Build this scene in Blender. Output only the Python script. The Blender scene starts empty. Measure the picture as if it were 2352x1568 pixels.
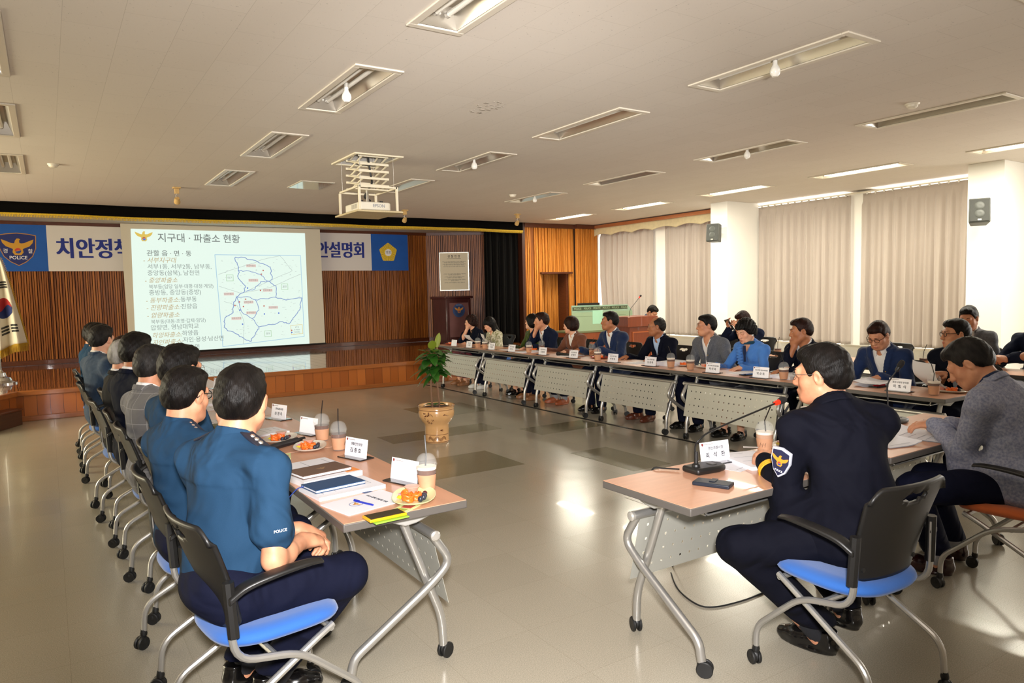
import bpy, bmesh, math, random
import numpy as np
from mathutils import Vector, Matrix
R = math.radians
random.seed(7)
SC = bpy.context.scene
COL = SC.collection
# ---------------------------------------------------------------- camera
CAM = bpy.data.cameras.new('camera'); CAMO = bpy.data.objects.new('camera', CAM); COL.objects.link(CAMO)
CAM.sensor_width = 36; CAM.sensor_fit = 'HORIZONTAL'; CAM.lens = 36*1648.2/2352; CAM.clip_start = .05; CAM.clip_end = 100
YAW, PITCH, ROLL, EYE = R(32.8546), R(3.8839), R(-1.27995), 1.57
_f = Vector((math.sin(YAW)*math.cos(PITCH), math.cos(YAW)*math.cos(PITCH), -math.sin(PITCH)))
_r = Vector((math.cos(YAW), -math.sin(YAW), 0)); _u = _r.cross(_f)
_r2 = _r*math.cos(ROLL)+_u*math.sin(ROLL); _u2 = _u*math.cos(ROLL)-_r*math.sin(ROLL)
CAMO.matrix_world = Matrix(((_r2.x,_u2.x,-_f.x,0),(_r2.y,_u2.y,-_f.y,0),(_r2.z,_u2.z,-_f.z,EYE),(0,0,0,1)))
SC.camera = CAMO
# ---------------------------------------------------------------- world, lights, exposure
SC.view_settings.view_transform = 'Standard'; SC.view_settings.look = 'None'
SC.view_settings.exposure = 0.45; SC.view_settings.gamma = 1.0; SC.view_settings.use_curve_mapping = False
W = bpy.data.worlds.new('daylight'); SC.world = W; W.use_nodes = True
W.node_tree.nodes['Background'].inputs[0].default_value = (1.0, .97, .93, 1)
W.node_tree.nodes['Background'].inputs[1].default_value = 2.0
def area(name, loc, target, sx, sy, power, col=(1,1,1), spread=180):
    l = bpy.data.lights.new(name, 'AREA'); l.shape = 'RECTANGLE'; l.size = sx; l.size_y = sy; l.energy = power; l.color = col; l.spread = R(spread)
    o = bpy.data.objects.new(name, l); COL.objects.link(o); o.location = loc
    o.rotation_euler = (Vector(target)-Vector(loc)).to_track_quat('-Z', 'Y').to_euler(); return o
# photographer's flash beside the camera; its ceiling bounce is an added lamp behind
FL = bpy.data.lights.new('flash_lamp', 'SPOT'); FL.energy = 760; FL.color = (1, .97, .96); FL.spot_size = R(66); FL.spot_blend = .45; FL.shadow_soft_size = .07
FLO = bpy.data.objects.new('flash_lamp', FL); COL.objects.link(FLO); FLO.location = (-.02, -.1, 1.78); FLO.rotation_euler = (Vector((3.3, 5.4, .5))-FLO.location).to_track_quat('-Z', 'Y').to_euler()
area('bounce_fill_lamp', (-.6, -2.4, 1.35), (4.4, 8.0, 5.6), .5, .4, 80, (1, .96, .93), 62)
# added area lamps that brighten the room from its windowless rear and left walls
area('rear_fill_light', (5.5, -3.1, 1.9), (5.0, 6, .9), 5.5, 2.0, 8, (1, .98, .96))
area('left_fill_light', (-5.1, 11.0, 1.9), (3.0, 11.5, 2.7), 7, 1.8, 480, (1, .92, .66))

# ---------------------------------------------------------------- helpers
def lin(h):
    if isinstance(h, str):
        h = h.lstrip('#'); c = [int(h[i:i+2], 16)/255 for i in (0, 2, 4)]
        return tuple((v/12.92 if v <= .04045 else ((v+.055)/1.055)**2.4) for v in c)+(1,)
    return tuple(h)+(1,) if len(h) == 3 else h
MATS = {}
def mat(name, col='#888888', rough=.5, metal=0, var=0, vscale=8, stretch=(1,1,1), bump=0, bscale=60, emit=0, trans=0, alpha=1, coat=0, sheen=0, col2=None, spec=.5, ior=None):
    """Principled material; var blends towards a second tone with noise, bump adds surface grain."""
    if name in MATS: return MATS[name]
    m = bpy.data.materials.new(name); m.use_nodes = True; nt = m.node_tree; N = nt.nodes; L = nt.links
    b = N['Principled BSDF']; c = lin(col)
    b.inputs['Base Color'].default_value = c; b.inputs['Roughness'].default_value = rough; b.inputs['Metallic'].default_value = metal
    b.inputs['Specular IOR Level'].default_value = spec; b.inputs['Coat Weight'].default_value = coat; b.inputs['Sheen Weight'].default_value = sheen
    if ior: b.inputs['IOR'].default_value = ior
    if emit: b.inputs['Emission Color'].default_value = c; b.inputs['Emission Strength'].default_value = emit; b.inputs['Base Color'].default_value = tuple(v*.2 for v in c[:3])+(1,)
    if trans: b.inputs['Transmission Weight'].default_value = trans
    if alpha < 1: b.inputs['Alpha'].default_value = alpha
    if var or bump:
        tc = N.new('ShaderNodeTexCoord'); mp = N.new('ShaderNodeMapping'); mp.inputs['Scale'].default_value = stretch
        L.new(tc.outputs['Object'], mp.inputs['Vector'])
    if var:
        n = N.new('ShaderNodeTexNoise'); n.inputs['Scale'].default_value = vscale; n.inputs['Detail'].default_value = 4
        L.new(mp.outputs['Vector'], n.inputs['Vector'])
        r = N.new('ShaderNodeValToRGB'); c2 = lin(col2) if col2 else tuple(v*(1-var) for v in c[:3])+(1,)
        r.color_ramp.elements[0].position = .35; r.color_ramp.elements[1].position = .65
        r.color_ramp.elements[0].color = c2; r.color_ramp.elements[1].color = c
        L.new(n.outputs['Fac'], r.inputs['Fac']); L.new(r.outputs['Color'], b.inputs['Base Color'])
    if bump:
        n = N.new('ShaderNodeTexNoise'); n.inputs['Scale'].default_value = bscale; n.inputs['Detail'].default_value = 3
        L.new(mp.outputs['Vector'], n.inputs['Vector'])
        bp = N.new('ShaderNodeBump'); bp.inputs['Strength'].default_value = bump; bp.inputs['Distance'].default_value = .01
        L.new(n.outputs['Fac'], bp.inputs['Height']); L.new(bp.outputs['Normal'], b.inputs['Normal'])
    MATS[name] = m; return m
def nodes(m): return m.node_tree.nodes, m.node_tree.links, m.node_tree.nodes['Principled BSDF']

class MB:
    """Collects shapes and links them as ONE mesh object."""
    def __init__(s): s.v = []; s.f = []; s.m = []; s.mi = 0
    def add(s, vs, fs):
        o = len(s.v); s.v += [tuple(v) for v in vs]; s.f += [tuple(i+o for i in f) for f in fs]; s.m += [s.mi]*len(fs); return s
    def box(s, c, d, M=None):
        vs = [Vector((sx*d[0]/2, sy*d[1]/2, sz*d[2]/2)) for sx in (-1,1) for sy in (-1,1) for sz in (-1,1)]
        if M is not None: vs = [M @ v for v in vs]
        c = Vector(c); return s.add([v+c for v in vs], [(0,1,3,2),(4,6,7,5),(0,4,5,1),(2,3,7,6),(0,2,6,4),(1,5,7,3)])
    def bx(s, a, b): return s.box([(a[i]+b[i])/2 for i in range(3)], [b[i]-a[i] for i in range(3)])
    def tube(s, pts, r, n=10, caps=True, r2=None):
        pts = [Vector(p) for p in pts]; k = len(pts); vs = []; fs = []; prev = None
        for i, p in enumerate(pts):
            t = (pts[min(i+1,k-1)]-pts[max(i-1,0)]).normalized()
            if prev is None: a = t.orthogonal().normalized()
            else:
                a = prev - t*prev.dot(t); a = a.normalized() if a.length > 1e-6 else t.orthogonal().normalized()
            prev = a; b = t.cross(a); rr = (r[i] if isinstance(r, (list, tuple)) else r+((r2-r)*i/(k-1) if r2 is not None else 0))
            vs += [p+(a*math.cos(2*math.pi*j/n)+b*math.sin(2*math.pi*j/n))*rr for j in range(n)]
        for i in range(k-1):
            for j in range(n): fs.append((i*n+j, i*n+(j+1)%n, (i+1)*n+(j+1)%n, (i+1)*n+j))
        if caps: fs += [tuple(reversed(range(n))), tuple(range((k-1)*n, k*n))]
        return s.add(vs, fs)
    def lathe(s, prof, c=(0,0,0), n=24, axis=None, closed=True):
        M = Vector(axis).to_track_quat('Z','Y').to_matrix() if axis is not None else Matrix.Identity(3); c = Vector(c); vs = []; fs = []; k = len(prof)
        for (r, z) in prof: vs += [c+M@Vector((max(r,1e-5)*math.cos(2*math.pi*j/n), max(r,1e-5)*math.sin(2*math.pi*j/n), z)) for j in range(n)]
        for i in range(k-1):
            for j in range(n): fs.append((i*n+j, i*n+(j+1)%n, (i+1)*n+(j+1)%n, (i+1)*n+j))
        if closed: fs += [tuple(reversed(range(n))), tuple(range((k-1)*n, k*n))]
        return s.add(vs, fs)
    def ell(s, c, r, n=14, M=None):
        vs = []; fs = []; k = max(6, n//2+2); c = Vector(c)
        for i in range(k+1):
            th = math.pi*i/k
            for j in range(n):
                v = Vector((r[0]*math.sin(th)*math.cos(2*math.pi*j/n), r[1]*math.sin(th)*math.sin(2*math.pi*j/n), -r[2]*math.cos(th)))
                vs.append(c+(M@v if M is not None else v))
        for i in range(k):
            for j in range(n): fs.append((i*n+j, i*n+(j+1)%n, (i+1)*n+(j+1)%n, (i+1)*n+j))
        return s.add(vs, fs)
    def prism(s, poly, h, M=None, z0=0):
        """polygon in xy, extruded from z0 to z0+h, then transformed by the 4x4 M"""
        n = len(poly); vs = [Vector((p[0], p[1], z0)) for p in poly]+[Vector((p[0], p[1], z0+h)) for p in poly]
        if M is not None: vs = [M @ v for v in vs]
        return s.add(vs, [tuple(reversed(range(n))), tuple(range(n, 2*n))]+[(i, (i+1)%n, n+(i+1)%n, n+i) for i in range(n)])
    def grid(s, fn, nu, nv, thick=0):
        vs = [fn(i/nu, j/nv) for j in range(nv+1) for i in range(nu+1)]; w = nu+1
        return s.add(vs, [(j*w+i, j*w+i+1, (j+1)*w+i+1, (j+1)*w+i) for j in range(nv) for i in range(nu)])
    def build(s, name, m, parent=None, smooth=35, bevel=0, solid=0, seg=2):
        me = bpy.data.meshes.new(name); me.from_pydata(s.v, [], s.f); me.update()
        for x in (m if isinstance(m, (list, tuple)) else [m]): me.materials.append(x)
        if isinstance(m, (list, tuple)): me.polygons.foreach_set('material_index', s.m)
        o = bpy.data.objects.new(name, me); COL.objects.link(o)
        if parent is not None: o.parent = parent
        if smooth:
            me.polygons.foreach_set('use_smooth', [True]*len(me.polygons)); me.set_sharp_from_angle(angle=R(smooth))
        if solid:
            md = o.modifiers.new('solid', 'SOLIDIFY'); md.thickness = solid; md.offset = 0
        if bevel:
            md = o.modifiers.new('bevel', 'BEVEL'); md.width = bevel; md.segments = seg; md.limit_method = 'ANGLE'; md.angle_limit = R(40)
        return o
def curve(pts, n=8):
    """Catmull-Rom through pts"""
    P = [Vector(p) for p in pts]; P = [P[0]*2-P[1]]+P+[P[-1]*2-P[-2]]; out = []
    for i in range(1, len(P)-2):
        for k in range(n):
            t = k/n; a, b, c, d = P[i-1:i+3]
            out.append(.5*((2*b)+(c-a)*t+(2*a-5*b+4*c-d)*t*t+(3*b-a-3*c+d)*t**3))
    return out+[P[-2]]
def fillet(pts, r=.06, n=5):
    """straight segments with rounded corners"""
    P = [Vector(p) for p in pts]; out = [P[0]]
    for i in range(1, len(P)-1):
        a = (P[i-1]-P[i]); b = (P[i+1]-P[i]); q = min(r, a.length*.45, b.length*.45); A = P[i]+a.normalized()*q; B = P[i]+b.normalized()*q
        for k in range(n+1):
            t = k/n; out.append(A*(1-t)**2+P[i]*2*t*(1-t)+B*t*t)
    return out+[P[-1]]
def tag(o, label=None, cat=None, group=None, kind=None):
    if label: o['label'] = label
    if cat: o['category'] = cat
    if group: o['group'] = group
    if kind: o['kind'] = kind
    return o
def thing(name, label, cat, loc=(0,0,0), rz=0, group=None):
    o = bpy.data.objects.new(name, None); COL.objects.link(o); o.location = loc; o.rotation_euler = (0,0,rz); o.empty_display_size = .1
    return tag(o, label, cat, group)
KIDS = {}
def dup(o, parent=None):
    c = o.copy(); COL.objects.link(c); c.parent = parent
    for ch in list(o.children): dup(ch, c)
    return c
def place(proto, used, loc, rz, label, group=None):
    """first call moves the prototype itself, later calls copy the whole tree"""
    o = proto if not used else dup(proto)
    used.append(1); o.location = loc; o.rotation_euler = (0,0,rz); o['label'] = label
    if group: o['group'] = group
    return o
def struct(o): o['kind'] = 'structure'; return o
TXT = []
def text(body, size, m, parent, M, name='lettering', offset=0, extrude=.0006, align='CENTER', space=1, shear=0, line=1.0, xs=1):
    """flat lettering as a mesh; M is the 4x4 placing the xy text plane"""
    t = TXT[0] if TXT else bpy.data.objects.new('t', bpy.data.curves.new('t', 'FONT'))
    if not TXT: TXT.append(t)
    c = t.data; c.body = body; c.size = size; c.align_x = align; c.align_y = 'CENTER'; c.offset = offset; c.extrude = extrude
    c.space_character = space; c.shear = shear; c.space_line = line; c.resolution_u = 3
    me = bpy.data.meshes.new_from_object(t)
    me.transform(Matrix.Diagonal((xs,1,1,1))); me.transform(M); me.name = name; me.materials.clear(); me.materials.append(m)
    o = bpy.data.objects.new(name, me); COL.objects.link(o); o.parent = parent; return o
def plane_M(o, x, y):
    """4x4 with origin o and in-plane axes x, y"""
    x = Vector(x).normalized(); y = Vector(y).normalized(); z = x.cross(y)
    return Matrix(((x.x,y.x,z.x,o[0]),(x.y,y.y,z.y,o[1]),(x.z,y.z,z.z,o[2]),(0,0,0,1)))
# ================================================================ the room
CEIL = 3.14
# --- floor: polished stone-chip tiles, some of a darker batch
FM = mat('floor_tile', '#a39a84', rough=.2, coat=.1)
N, L, B = nodes(FM)
tc = N.new('ShaderNodeTexCoord'); sp = N.new('ShaderNodeTexNoise'); sp.inputs['Scale'].default_value = 210; sp.inputs['Detail'].default_value = 2
L.new(tc.outputs['Object'], sp.inputs['Vector'])
rp = N.new('ShaderNodeValToRGB'); rp.color_ramp.elements[0].position = .3; rp.color_ramp.elements[0].color = lin('#969080'); rp.color_ramp.elements[1].position = .7; rp.color_ramp.elements[1].color = lin('#b3aa99')
L.new(sp.outputs['Fac'], rp.inputs['Fac'])
br = N.new('ShaderNodeTexBrick'); br.offset = 0; br.inputs['Scale'].default_value = 1; br.inputs['Mortar Size'].default_value = .0008; br.inputs['Brick Width'].default_value = .45; br.inputs['Row Height'].default_value = .45
br.inputs['Color1'].default_value = (1,1,1,1); br.inputs['Color2'].default_value = (.93,.93,.92,1); br.inputs['Mortar'].default_value = (.75,.73,.69,1); br.inputs['Bias'].default_value = -.35
L.new(tc.outputs['Object'], br.inputs['Vector'])
mx = N.new('ShaderNodeMix'); mx.data_type = 'RGBA'; mx.blend_type = 'MULTIPLY'; mx.inputs[0].default_value = 1
L.new(rp.outputs['Color'], mx.inputs[6]); L.new(br.outputs['Color'], mx.inputs[7]); L.new(mx.outputs[2], B.inputs['Base Color'])
rn = N.new('ShaderNodeTexNoise'); rn.inputs['Scale'].default_value = 1.3; rn.inputs['Detail'].default_value = 5; L.new(tc.outputs['Object'], rn.inputs['Vector'])
mr = N.new('ShaderNodeMapRange'); mr.inputs[3].default_value = .13; mr.inputs[4].default_value = .27; L.new(rn.outputs['Fac'], mr.inputs[0]); L.new(mr.outputs[0], B.inputs['Roughness'])
wn = N.new('ShaderNodeTexNoise'); wn.inputs['Scale'].default_value = 2.2; L.new(tc.outputs['Object'], wn.inputs['Vector'])
bp = N.new('ShaderNodeBump'); bp.inputs['Strength'].default_value = .12; bp.inputs['Distance'].default_value = .02; L.new(wn.outputs['Fac'], bp.inputs['Height']); L.new(bp.outputs['Normal'], B.inputs['Normal'])
fl = MB().bx((-5.2,-3.2,-.1), (11.8,16.6,0)).build('floor', FM, smooth=0); struct(fl)
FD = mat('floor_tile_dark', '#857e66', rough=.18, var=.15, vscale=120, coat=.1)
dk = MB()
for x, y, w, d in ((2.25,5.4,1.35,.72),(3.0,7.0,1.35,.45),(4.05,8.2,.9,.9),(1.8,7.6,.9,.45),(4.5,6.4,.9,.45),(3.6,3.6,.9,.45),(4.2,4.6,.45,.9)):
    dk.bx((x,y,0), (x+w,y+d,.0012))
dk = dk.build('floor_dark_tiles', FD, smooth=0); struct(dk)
tp = MB().bx((5.46,3.9,.0), (5.5,11.3,.003)).build('floor_marking_line', mat('black_tape', '#0c0c0c', .5), smooth=0); struct(tp)

# --- ceiling with openings for the light troughs and the projector lift
FIX = [(-.45,8.25-1.27),(-.45,10.56-1.27),(-.45,6.08-1.27),
       (1.87,2.61),(1.87,4.75),(1.9,7.02),(1.93,9.3),
       (4.58,.6),(4.28,2.7),(4.25,4.78),(4.25,6.92),(4.26,9.0),
       (6.8,2.88),(6.75,4.94),(6.75,7.09),(6.75,9.25),
       (9.4,3.07),(9.35,5.17),(9.31,7.27),(9.3,9.43),(9.22,11.51)]
FW, FLN = .30, 1.27
HOLES = [(x,y,x+FW,y+FLN) for x,y in FIX]+[(2.95,7.62,3.46,8.34)]
CM = mat('ceiling_board', '#d8cfc4', rough=.9)
N, L, B = nodes(CM)
tc = N.new('ShaderNodeTexCoord'); mp = N.new('ShaderNodeMapping'); mp.inputs['Scale'].default_value = (60,45,60); L.new(tc.outputs['Object'], mp.inputs['Vector'])
sp = N.new('ShaderNodeTexNoise'); sp.inputs['Scale'].default_value = 1; sp.inputs['Detail'].default_value = 6; sp.inputs['Roughness'].default_value = .75; L.new(mp.outputs['Vector'], sp.inputs['Vector'])
rp = N.new('ShaderNodeValToRGB'); e = rp.color_ramp.elements; e[0].position = .31; e[0].color = lin('#9a9288'); e[1].position = .37; e[1].color = lin('#d8cfc4'); n3 = e.new(.66); n3.color = lin('#d8cfc4'); n4 = e.new(.74); n4.color = lin('#e4dcd2')
L.new(sp.outputs['Fac'], rp.inputs['Fac'])
br = N.new('ShaderNodeTexBrick'); br.inputs['Scale'].default_value = 1; br.inputs['Mortar Size'].default_value = .0014; br.inputs['Brick Width'].default_value = .6; br.inputs['Row Height'].default_value = .287; br.offset = .5
br.inputs['Color1'].default_value = (1,1,1,1); br.inputs['Color2'].default_value = (.975,.97,.965,1); br.inputs['Mortar'].default_value = (.78,.77,.75,1)
rm = N.new('ShaderNodeMapping'); rm.inputs['Rotation'].default_value = (0,0,R(90)); rm.inputs['Location'].default_value = (0,.13,0); L.new(tc.outputs['Object'], rm.inputs['Vector']); L.new(rm.outputs['Vector'], br.inputs['Vector'])
mx = N.new('ShaderNodeMix'); mx.data_type = 'RGBA'; mx.blend_type = 'MULTIPLY'; mx.inputs[0].default_value = 1
L.new(rp.outputs['Color'], mx.inputs[6]); L.new(br.outputs['Color'], mx.inputs[7]); L.new(mx.outputs[2], B.inputs['Base Color'])
xs = sorted({-5.2, 11.8} | {h[0] for h in HOLES} | {h[2] for h in HOLES}); ys = sorted({-3.2, 13.62} | {h[1] for h in HOLES} | {h[3] for h in HOLES})
c = MB()
for i in range(len(xs)-1):
    for j in range(len(ys)-1):
        mxx, myy = (xs[i]+xs[i+1])/2, (ys[j]+ys[j+1])/2
        if any(a < mxx < b2 and a2 < myy < b for (a,a2,b2,b) in HOLES): continue
        c.add([(xs[i],ys[j],CEIL),(xs[i+1],ys[j],CEIL),(xs[i+1],ys[j+1],CEIL),(xs[i],ys[j+1],CEIL)], [(3,2,1,0)])
struct(c.build('ceiling', CM, smooth=0))
struct(MB().bx((-5.2,-3.2,3.62),(11.8,16.6,3.7)).build('roof_slab', mat('slab', '#57534c', .9), smooth=0))
struct(MB().bx((-5.2,13.57,3.1),(9.6,16.6,3.2)).build('ceiling_stage', mat('stage_ceiling', '#c9c4b6', .85, var=.08, vscale=20), smooth=0))
sc = MB(); rr = random.Random(5)
for k in range(26):
    a = rr.uniform(0,6.28); q = rr.random()**.5; sc.box((3.22+math.cos(a)*q*.12, 5.3+math.sin(a)*q*.2, CEIL-.0012), (rr.uniform(.01,.05), rr.uniform(.01,.04), .002))
struct(sc.build('ceiling_scuff_surface', mat('scuff', '#a79d90', .95), smooth=0))

# --- battened timber walls
def slat_mat(name, a, b, c, rough=.4):
    m = mat(name, a, rough=rough, spec=.4); N, L, B = nodes(m)
    oi = N.new('ShaderNodeTexCoord'); mp = N.new('ShaderNodeMapping'); mp.inputs['Scale'].default_value = (14,14,.55); L.new(oi.outputs['Object'], mp.inputs['Vector'])
    n = N.new('ShaderNodeTexNoise'); n.inputs['Scale'].default_value = 1.6; n.inputs['Detail'].default_value = 5; n.inputs['Roughness'].default_value = .7; L.new(mp.outputs['Vector'], n.inputs['Vector'])
    r = N.new('ShaderNodeValToRGB'); e = r.color_ramp.elements; e[0].position = .3; e[0].color = lin(c); e[1].position = .72; e[1].color = lin(b); k = e.new(.5); k.color = lin(a)
    L.new(n.outputs['Fac'], r.inputs['Fac']); L.new(r.outputs['Color'], B.inputs['Base Color'])
    bn = N.new('ShaderNodeBump'); bn.inputs['Strength'].default_value = .25; bn.inputs['Distance'].default_value = .01
    L.new(n.outputs['Fac'], bn.inputs['Height']); L.new(bn.outputs['Normal'], B.inputs['Normal']); return m
WDK = slat_mat('timber_dark', '#8f5120', '#b8722e', '#5e3111')
WOR = slat_mat('timber_lit', '#c47a2e', '#dd9a4c', '#94551a', .42)  # lighter copy of the dark timber; light from the windows put into its colour
WTR = mat('timber_trim', '#5a2a12', .35, var=.35, vscale=4, stretch=(3,3,18), coat=.2)
def slats(name, a, b, z0, z1, m, depth=.05, seed=1, w=.042):
    """vertical battens standing along the line a-b on a backing board"""
    rr = random.Random(seed); a = Vector((a[0],a[1],0)); b = Vector((b[0],b[1],0)); d = (b-a); ln = d.length; d.normalize(); nrm = Vector((d.y,-d.x,0)); s = MB()
    M = Matrix(((d.x,nrm.x,0),(d.y,nrm.y,0),(0,0,1)))
    s.mi = 1; s.box(a+d*ln/2-nrm*.04+Vector((0,0,(z0+z1)/2)), (ln,.06,z1-z0), M); s.mi = 0
    x = 0
    while x < ln-.01:
        ww = w*rr.uniform(.75,1.25); dp = depth*rr.choice((.35,.6,.8,1)); zz = z0
        cut = z0+(z1-z0)*rr.uniform(.2,.8)
        for q0, q1 in ((z0,cut),(cut,z1)):
            s.box(a+d*(x+ww*.42)+nrm*(dp/2-.01)+Vector((0,0,(q0+q1)/2)), (ww*.74, dp+.02, q1-q0-.001), M); dp = max(.012, dp+rr.uniform(-.006,.006))
        x += ww
    return struct(s.build(name, [m, mat('timber_gap_shade', '#1e0d05', .7)], smooth=0))  # near-black backing puts the shade between battens into its colour
slats('wall_back', (-5.2,16.3), (8.0,16.3), .41, 3.12, WDK)
slats('wall_splayed', (8.0,16.3), (9.4,15.5), .41, 3.12, WDK, seed=3)
def trim(name, a, b, m=WTR): return struct(MB().bx(a,b).build(name, m, smooth=0, bevel=.006))
trim('trim_1', (-5.2,16.2,3.03), (8.0,16.28,3.1)); trim('baseboard_back', (-5.2,16.2,.41), (8.0,16.28,.5))
tb = MB(); dvec = Vector((1.4,-.8,0)).normalized(); M3 = Matrix(((dvec.x,-dvec.y,0),(dvec.y,dvec.x,0),(0,0,1)))
tb.box((8.68,15.86,3.065), (1.64,.08,.07), M3); tb.box((8.68,15.86,.455), (1.64,.08,.09), M3); struct(tb.build('trim_2', WTR, smooth=0))
# front timber wall beside the stage with a door recess
slats('wall_front', (9.12,13.6), (9.6,13.6), .0, 3.06, WOR, seed=8)
slats('wall_front_upper', (9.6,13.6), (10.42,13.6), 2.02, 3.06, WOR, seed=9)
slats('wall_front_pier', (10.42,13.6), (10.56,13.6), 0, 3.06, WOR, seed=10)
slats('wall_front_right', (10.56,13.5), (11.2,13.5), 0, 3.06, WOR, seed=11)
slats('door_1', (9.6,13.95), (10.36,13.95), 0, 2.0, WOR, seed=12, depth=.03)
struct(MB().bx((10.36,13.62,0),(10.42,14.0,2.02)).build('door_frame', WTR, smooth=0))
trim('trim_3', (9.56,13.48,1.985), (10.46,13.95,2.03))
trim('trim_4', (9.1,13.5,3.04), (10.56,13.62,3.139)); trim('trim_5', (10.54,13.4,3.04), (11.22,13.55,3.139)); trim('trim_6', (9.05,13.5,.0), (9.13,13.7,3.139), mat('proscenium_edge', '#3a1a0c', .4))
struct(MB().bx((9.3,13.56,0),(9.4,15.6,3.1)).build('wall_stage_right', WDK, smooth=0))
struct(MB().bx((11.2,13.52,0),(11.8,13.7,3.139)).build('wall_corner', mat('plaster', '#f2f0e9', .8, bump=.05, bscale=90), smooth=0))

# --- stage
PLK = mat('stage_boards', '#7a3d18', .24, coat=.45)
N, L, B = nodes(PLK)
tc = N.new('ShaderNodeTexCoord'); br = N.new('ShaderNodeTexBrick'); br.inputs['Scale'].default_value = 1; br.inputs['Brick Width'].default_value = 1.9; br.inputs['Row Height'].default_value = .19; br.inputs['Mortar Size'].default_value = .004; br.offset = .37
br.inputs['Color1'].default_value = lin('#8a4a20'); br.inputs['Color2'].default_value = lin('#6e3616'); br.inputs['Mortar'].default_value = lin('#1c0c04')
rm = N.new('ShaderNodeMapping'); rm.inputs['Rotation'].default_value = (0,0,R(90)); L.new(tc.outputs['Object'], rm.inputs['Vector']); L.new(rm.outputs['Vector'], br.inputs['Vector']); L.new(br.outputs['Color'], B.inputs['Base Color']); B.inputs['Coat Roughness'].default_value = .05
cw = N.new('ShaderNodeMath'); cw.operation = 'MULTIPLY_ADD'; cw.inputs[1].default_value = -1; cw.inputs[2].default_value = 1; L.new(br.outputs['Fac'], cw.inputs[0]); L.new(cw.outputs[0], B.inputs['Coat Weight'])
wv = N.new('ShaderNodeTexNoise'); wv.inputs['Scale'].default_value = 5; mp = N.new('ShaderNodeMapping'); mp.inputs['Scale'].default_value = (1.6,.35,1); L.new(tc.outputs['Object'], mp.inputs['Vector']); L.new(mp.outputs['Vector'], wv.inputs['Vector'])
bp = N.new('ShaderNodeBump'); bp.inputs['Strength'].default_value = .07; bp.inputs['Distance'].default_value = .02; L.new(wv.outputs['Fac'], bp.inputs['Height']); L.new(bp.outputs['Normal'], B.inputs['Normal']); L.new(bp.outputs['Normal'], B.inputs['Coat Normal'])
SPANEL = mat('stage_front_boards', '#9a5722', .35, coat=.2)
N, L, B = nodes(SPANEL)
tc = N.new('ShaderNodeTexCoord'); br = N.new('ShaderNodeTexBrick'); br.inputs['Scale'].default_value = 1; br.inputs['Brick Width'].default_value = .15; br.inputs['Row Height'].default_value = 3; br.inputs['Mortar Size'].default_value = .0025; br.offset = 0
br.inputs['Color1'].default_value = lin('#b8692a'); br.inputs['Color2'].default_value = lin('#985019'); br.inputs['Mortar'].default_value = lin('#3c1c08')
rm = N.new('ShaderNodeMapping'); rm.inputs['Location'].default_value = (.03,1,0); rm.inputs['Rotation'].default_value = (R(90),0,0); L.new(tc.outputs['Object'], rm.inputs['Vector']); L.new(rm.outputs['Vector'], br.inputs['Vector']); L.new(br.outputs['Color'], B.inputs['Base Color'])
SNOSE = mat('stage_edge', '#a9622a', .3, var=.25, vscale=3, stretch=(1,6,20), coat=.3)
poly = [(-.41,11.52),(8.9,11.52),(8.9,13.6),(9.5,13.6),(9.5,16.5),(-5.1,16.5),(-5.1,10.7),(-.84,10.7)]
struct(MB().prism(poly, .385).build('stage_floor_base', SPANEL, smooth=0))
struct(MB().prism(poly, .02, z0=.386).build('stage_floor', PLK, smooth=0))
nz = MB(); nz.bx((-.42,11.49,.345),(8.93,11.56,.41)); nz.bx((-.41,11.502,.0),(8.91,11.53,.07))
M3 = Matrix(((.4646,-.8855,0),(.8855,.4646,0),(0,0,1)))
nz.box((-.625,11.11,.378), (.94,.07,.064), M3); nz.box((-.625,11.11,.035), (.94,.04,.07), M3)
struct(nz.build('stage_edge_trim', SNOSE, smooth=0, bevel=.006))
sb = thing('step_box', 'dark wooden step box standing against the slanted stage corner', 'step', (-.95,11.1,0))
sb.rotation_euler.z = R(62); MB().bx((-.4,-.46,0),(.42,-.03,.19)).build('body', mat('step_wood', '#4a2812', .4, var=.3, vscale=5, stretch=(1,1,8)), sb, bevel=.005); MB().bx((-.41,-.47,.19),(.43,-.03,.215)).build('tread', WTR, sb, bevel=.004)

# --- window wall, columns, windows
PL = MATS['plaster']
ww = MB(); ww.bx((11.6,-3.2,0),(11.8,13.6,.56)); ww.bx((11.6,-3.2,3.1),(11.8,13.6,3.5))
for y0, y1 in ((-3.2,-.6),(3.0,4.9),(6.8,7.1),(8.95,9.9),(11.32,11.72),(13.5,13.7)): ww.bx((11.6,y0,.56),(11.8,y1,3.1))
for y0, y1 in ((6.74,7.2),(11.28,11.95)): ww.bx((11.4,y0,.56),(11.8,y1,3.1))
struct(ww.build('wall_right', PL, smooth=0))
struct(MB().bx((11.45,4.8,.52),(11.62,13.5,.56)).build('window_sill', mat('sill', '#d9d4c4', .5), smooth=0, bevel=.004))
struct(MB().bx((10.46,8.9,0),(11.61,9.29,CEIL)).build('column_far', PL, smooth=0, bevel=.004))
struct(MB().bx((10.46,4.4,0),(11.61,4.84,CEIL)).build('column_near', PL, smooth=0, bevel=.004))
GL = mat('window_daylight', '#fff8ee', .2, emit=5.5); WF = mat('window_alu', '#b9b8b4', .35, metal=.8)
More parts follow.
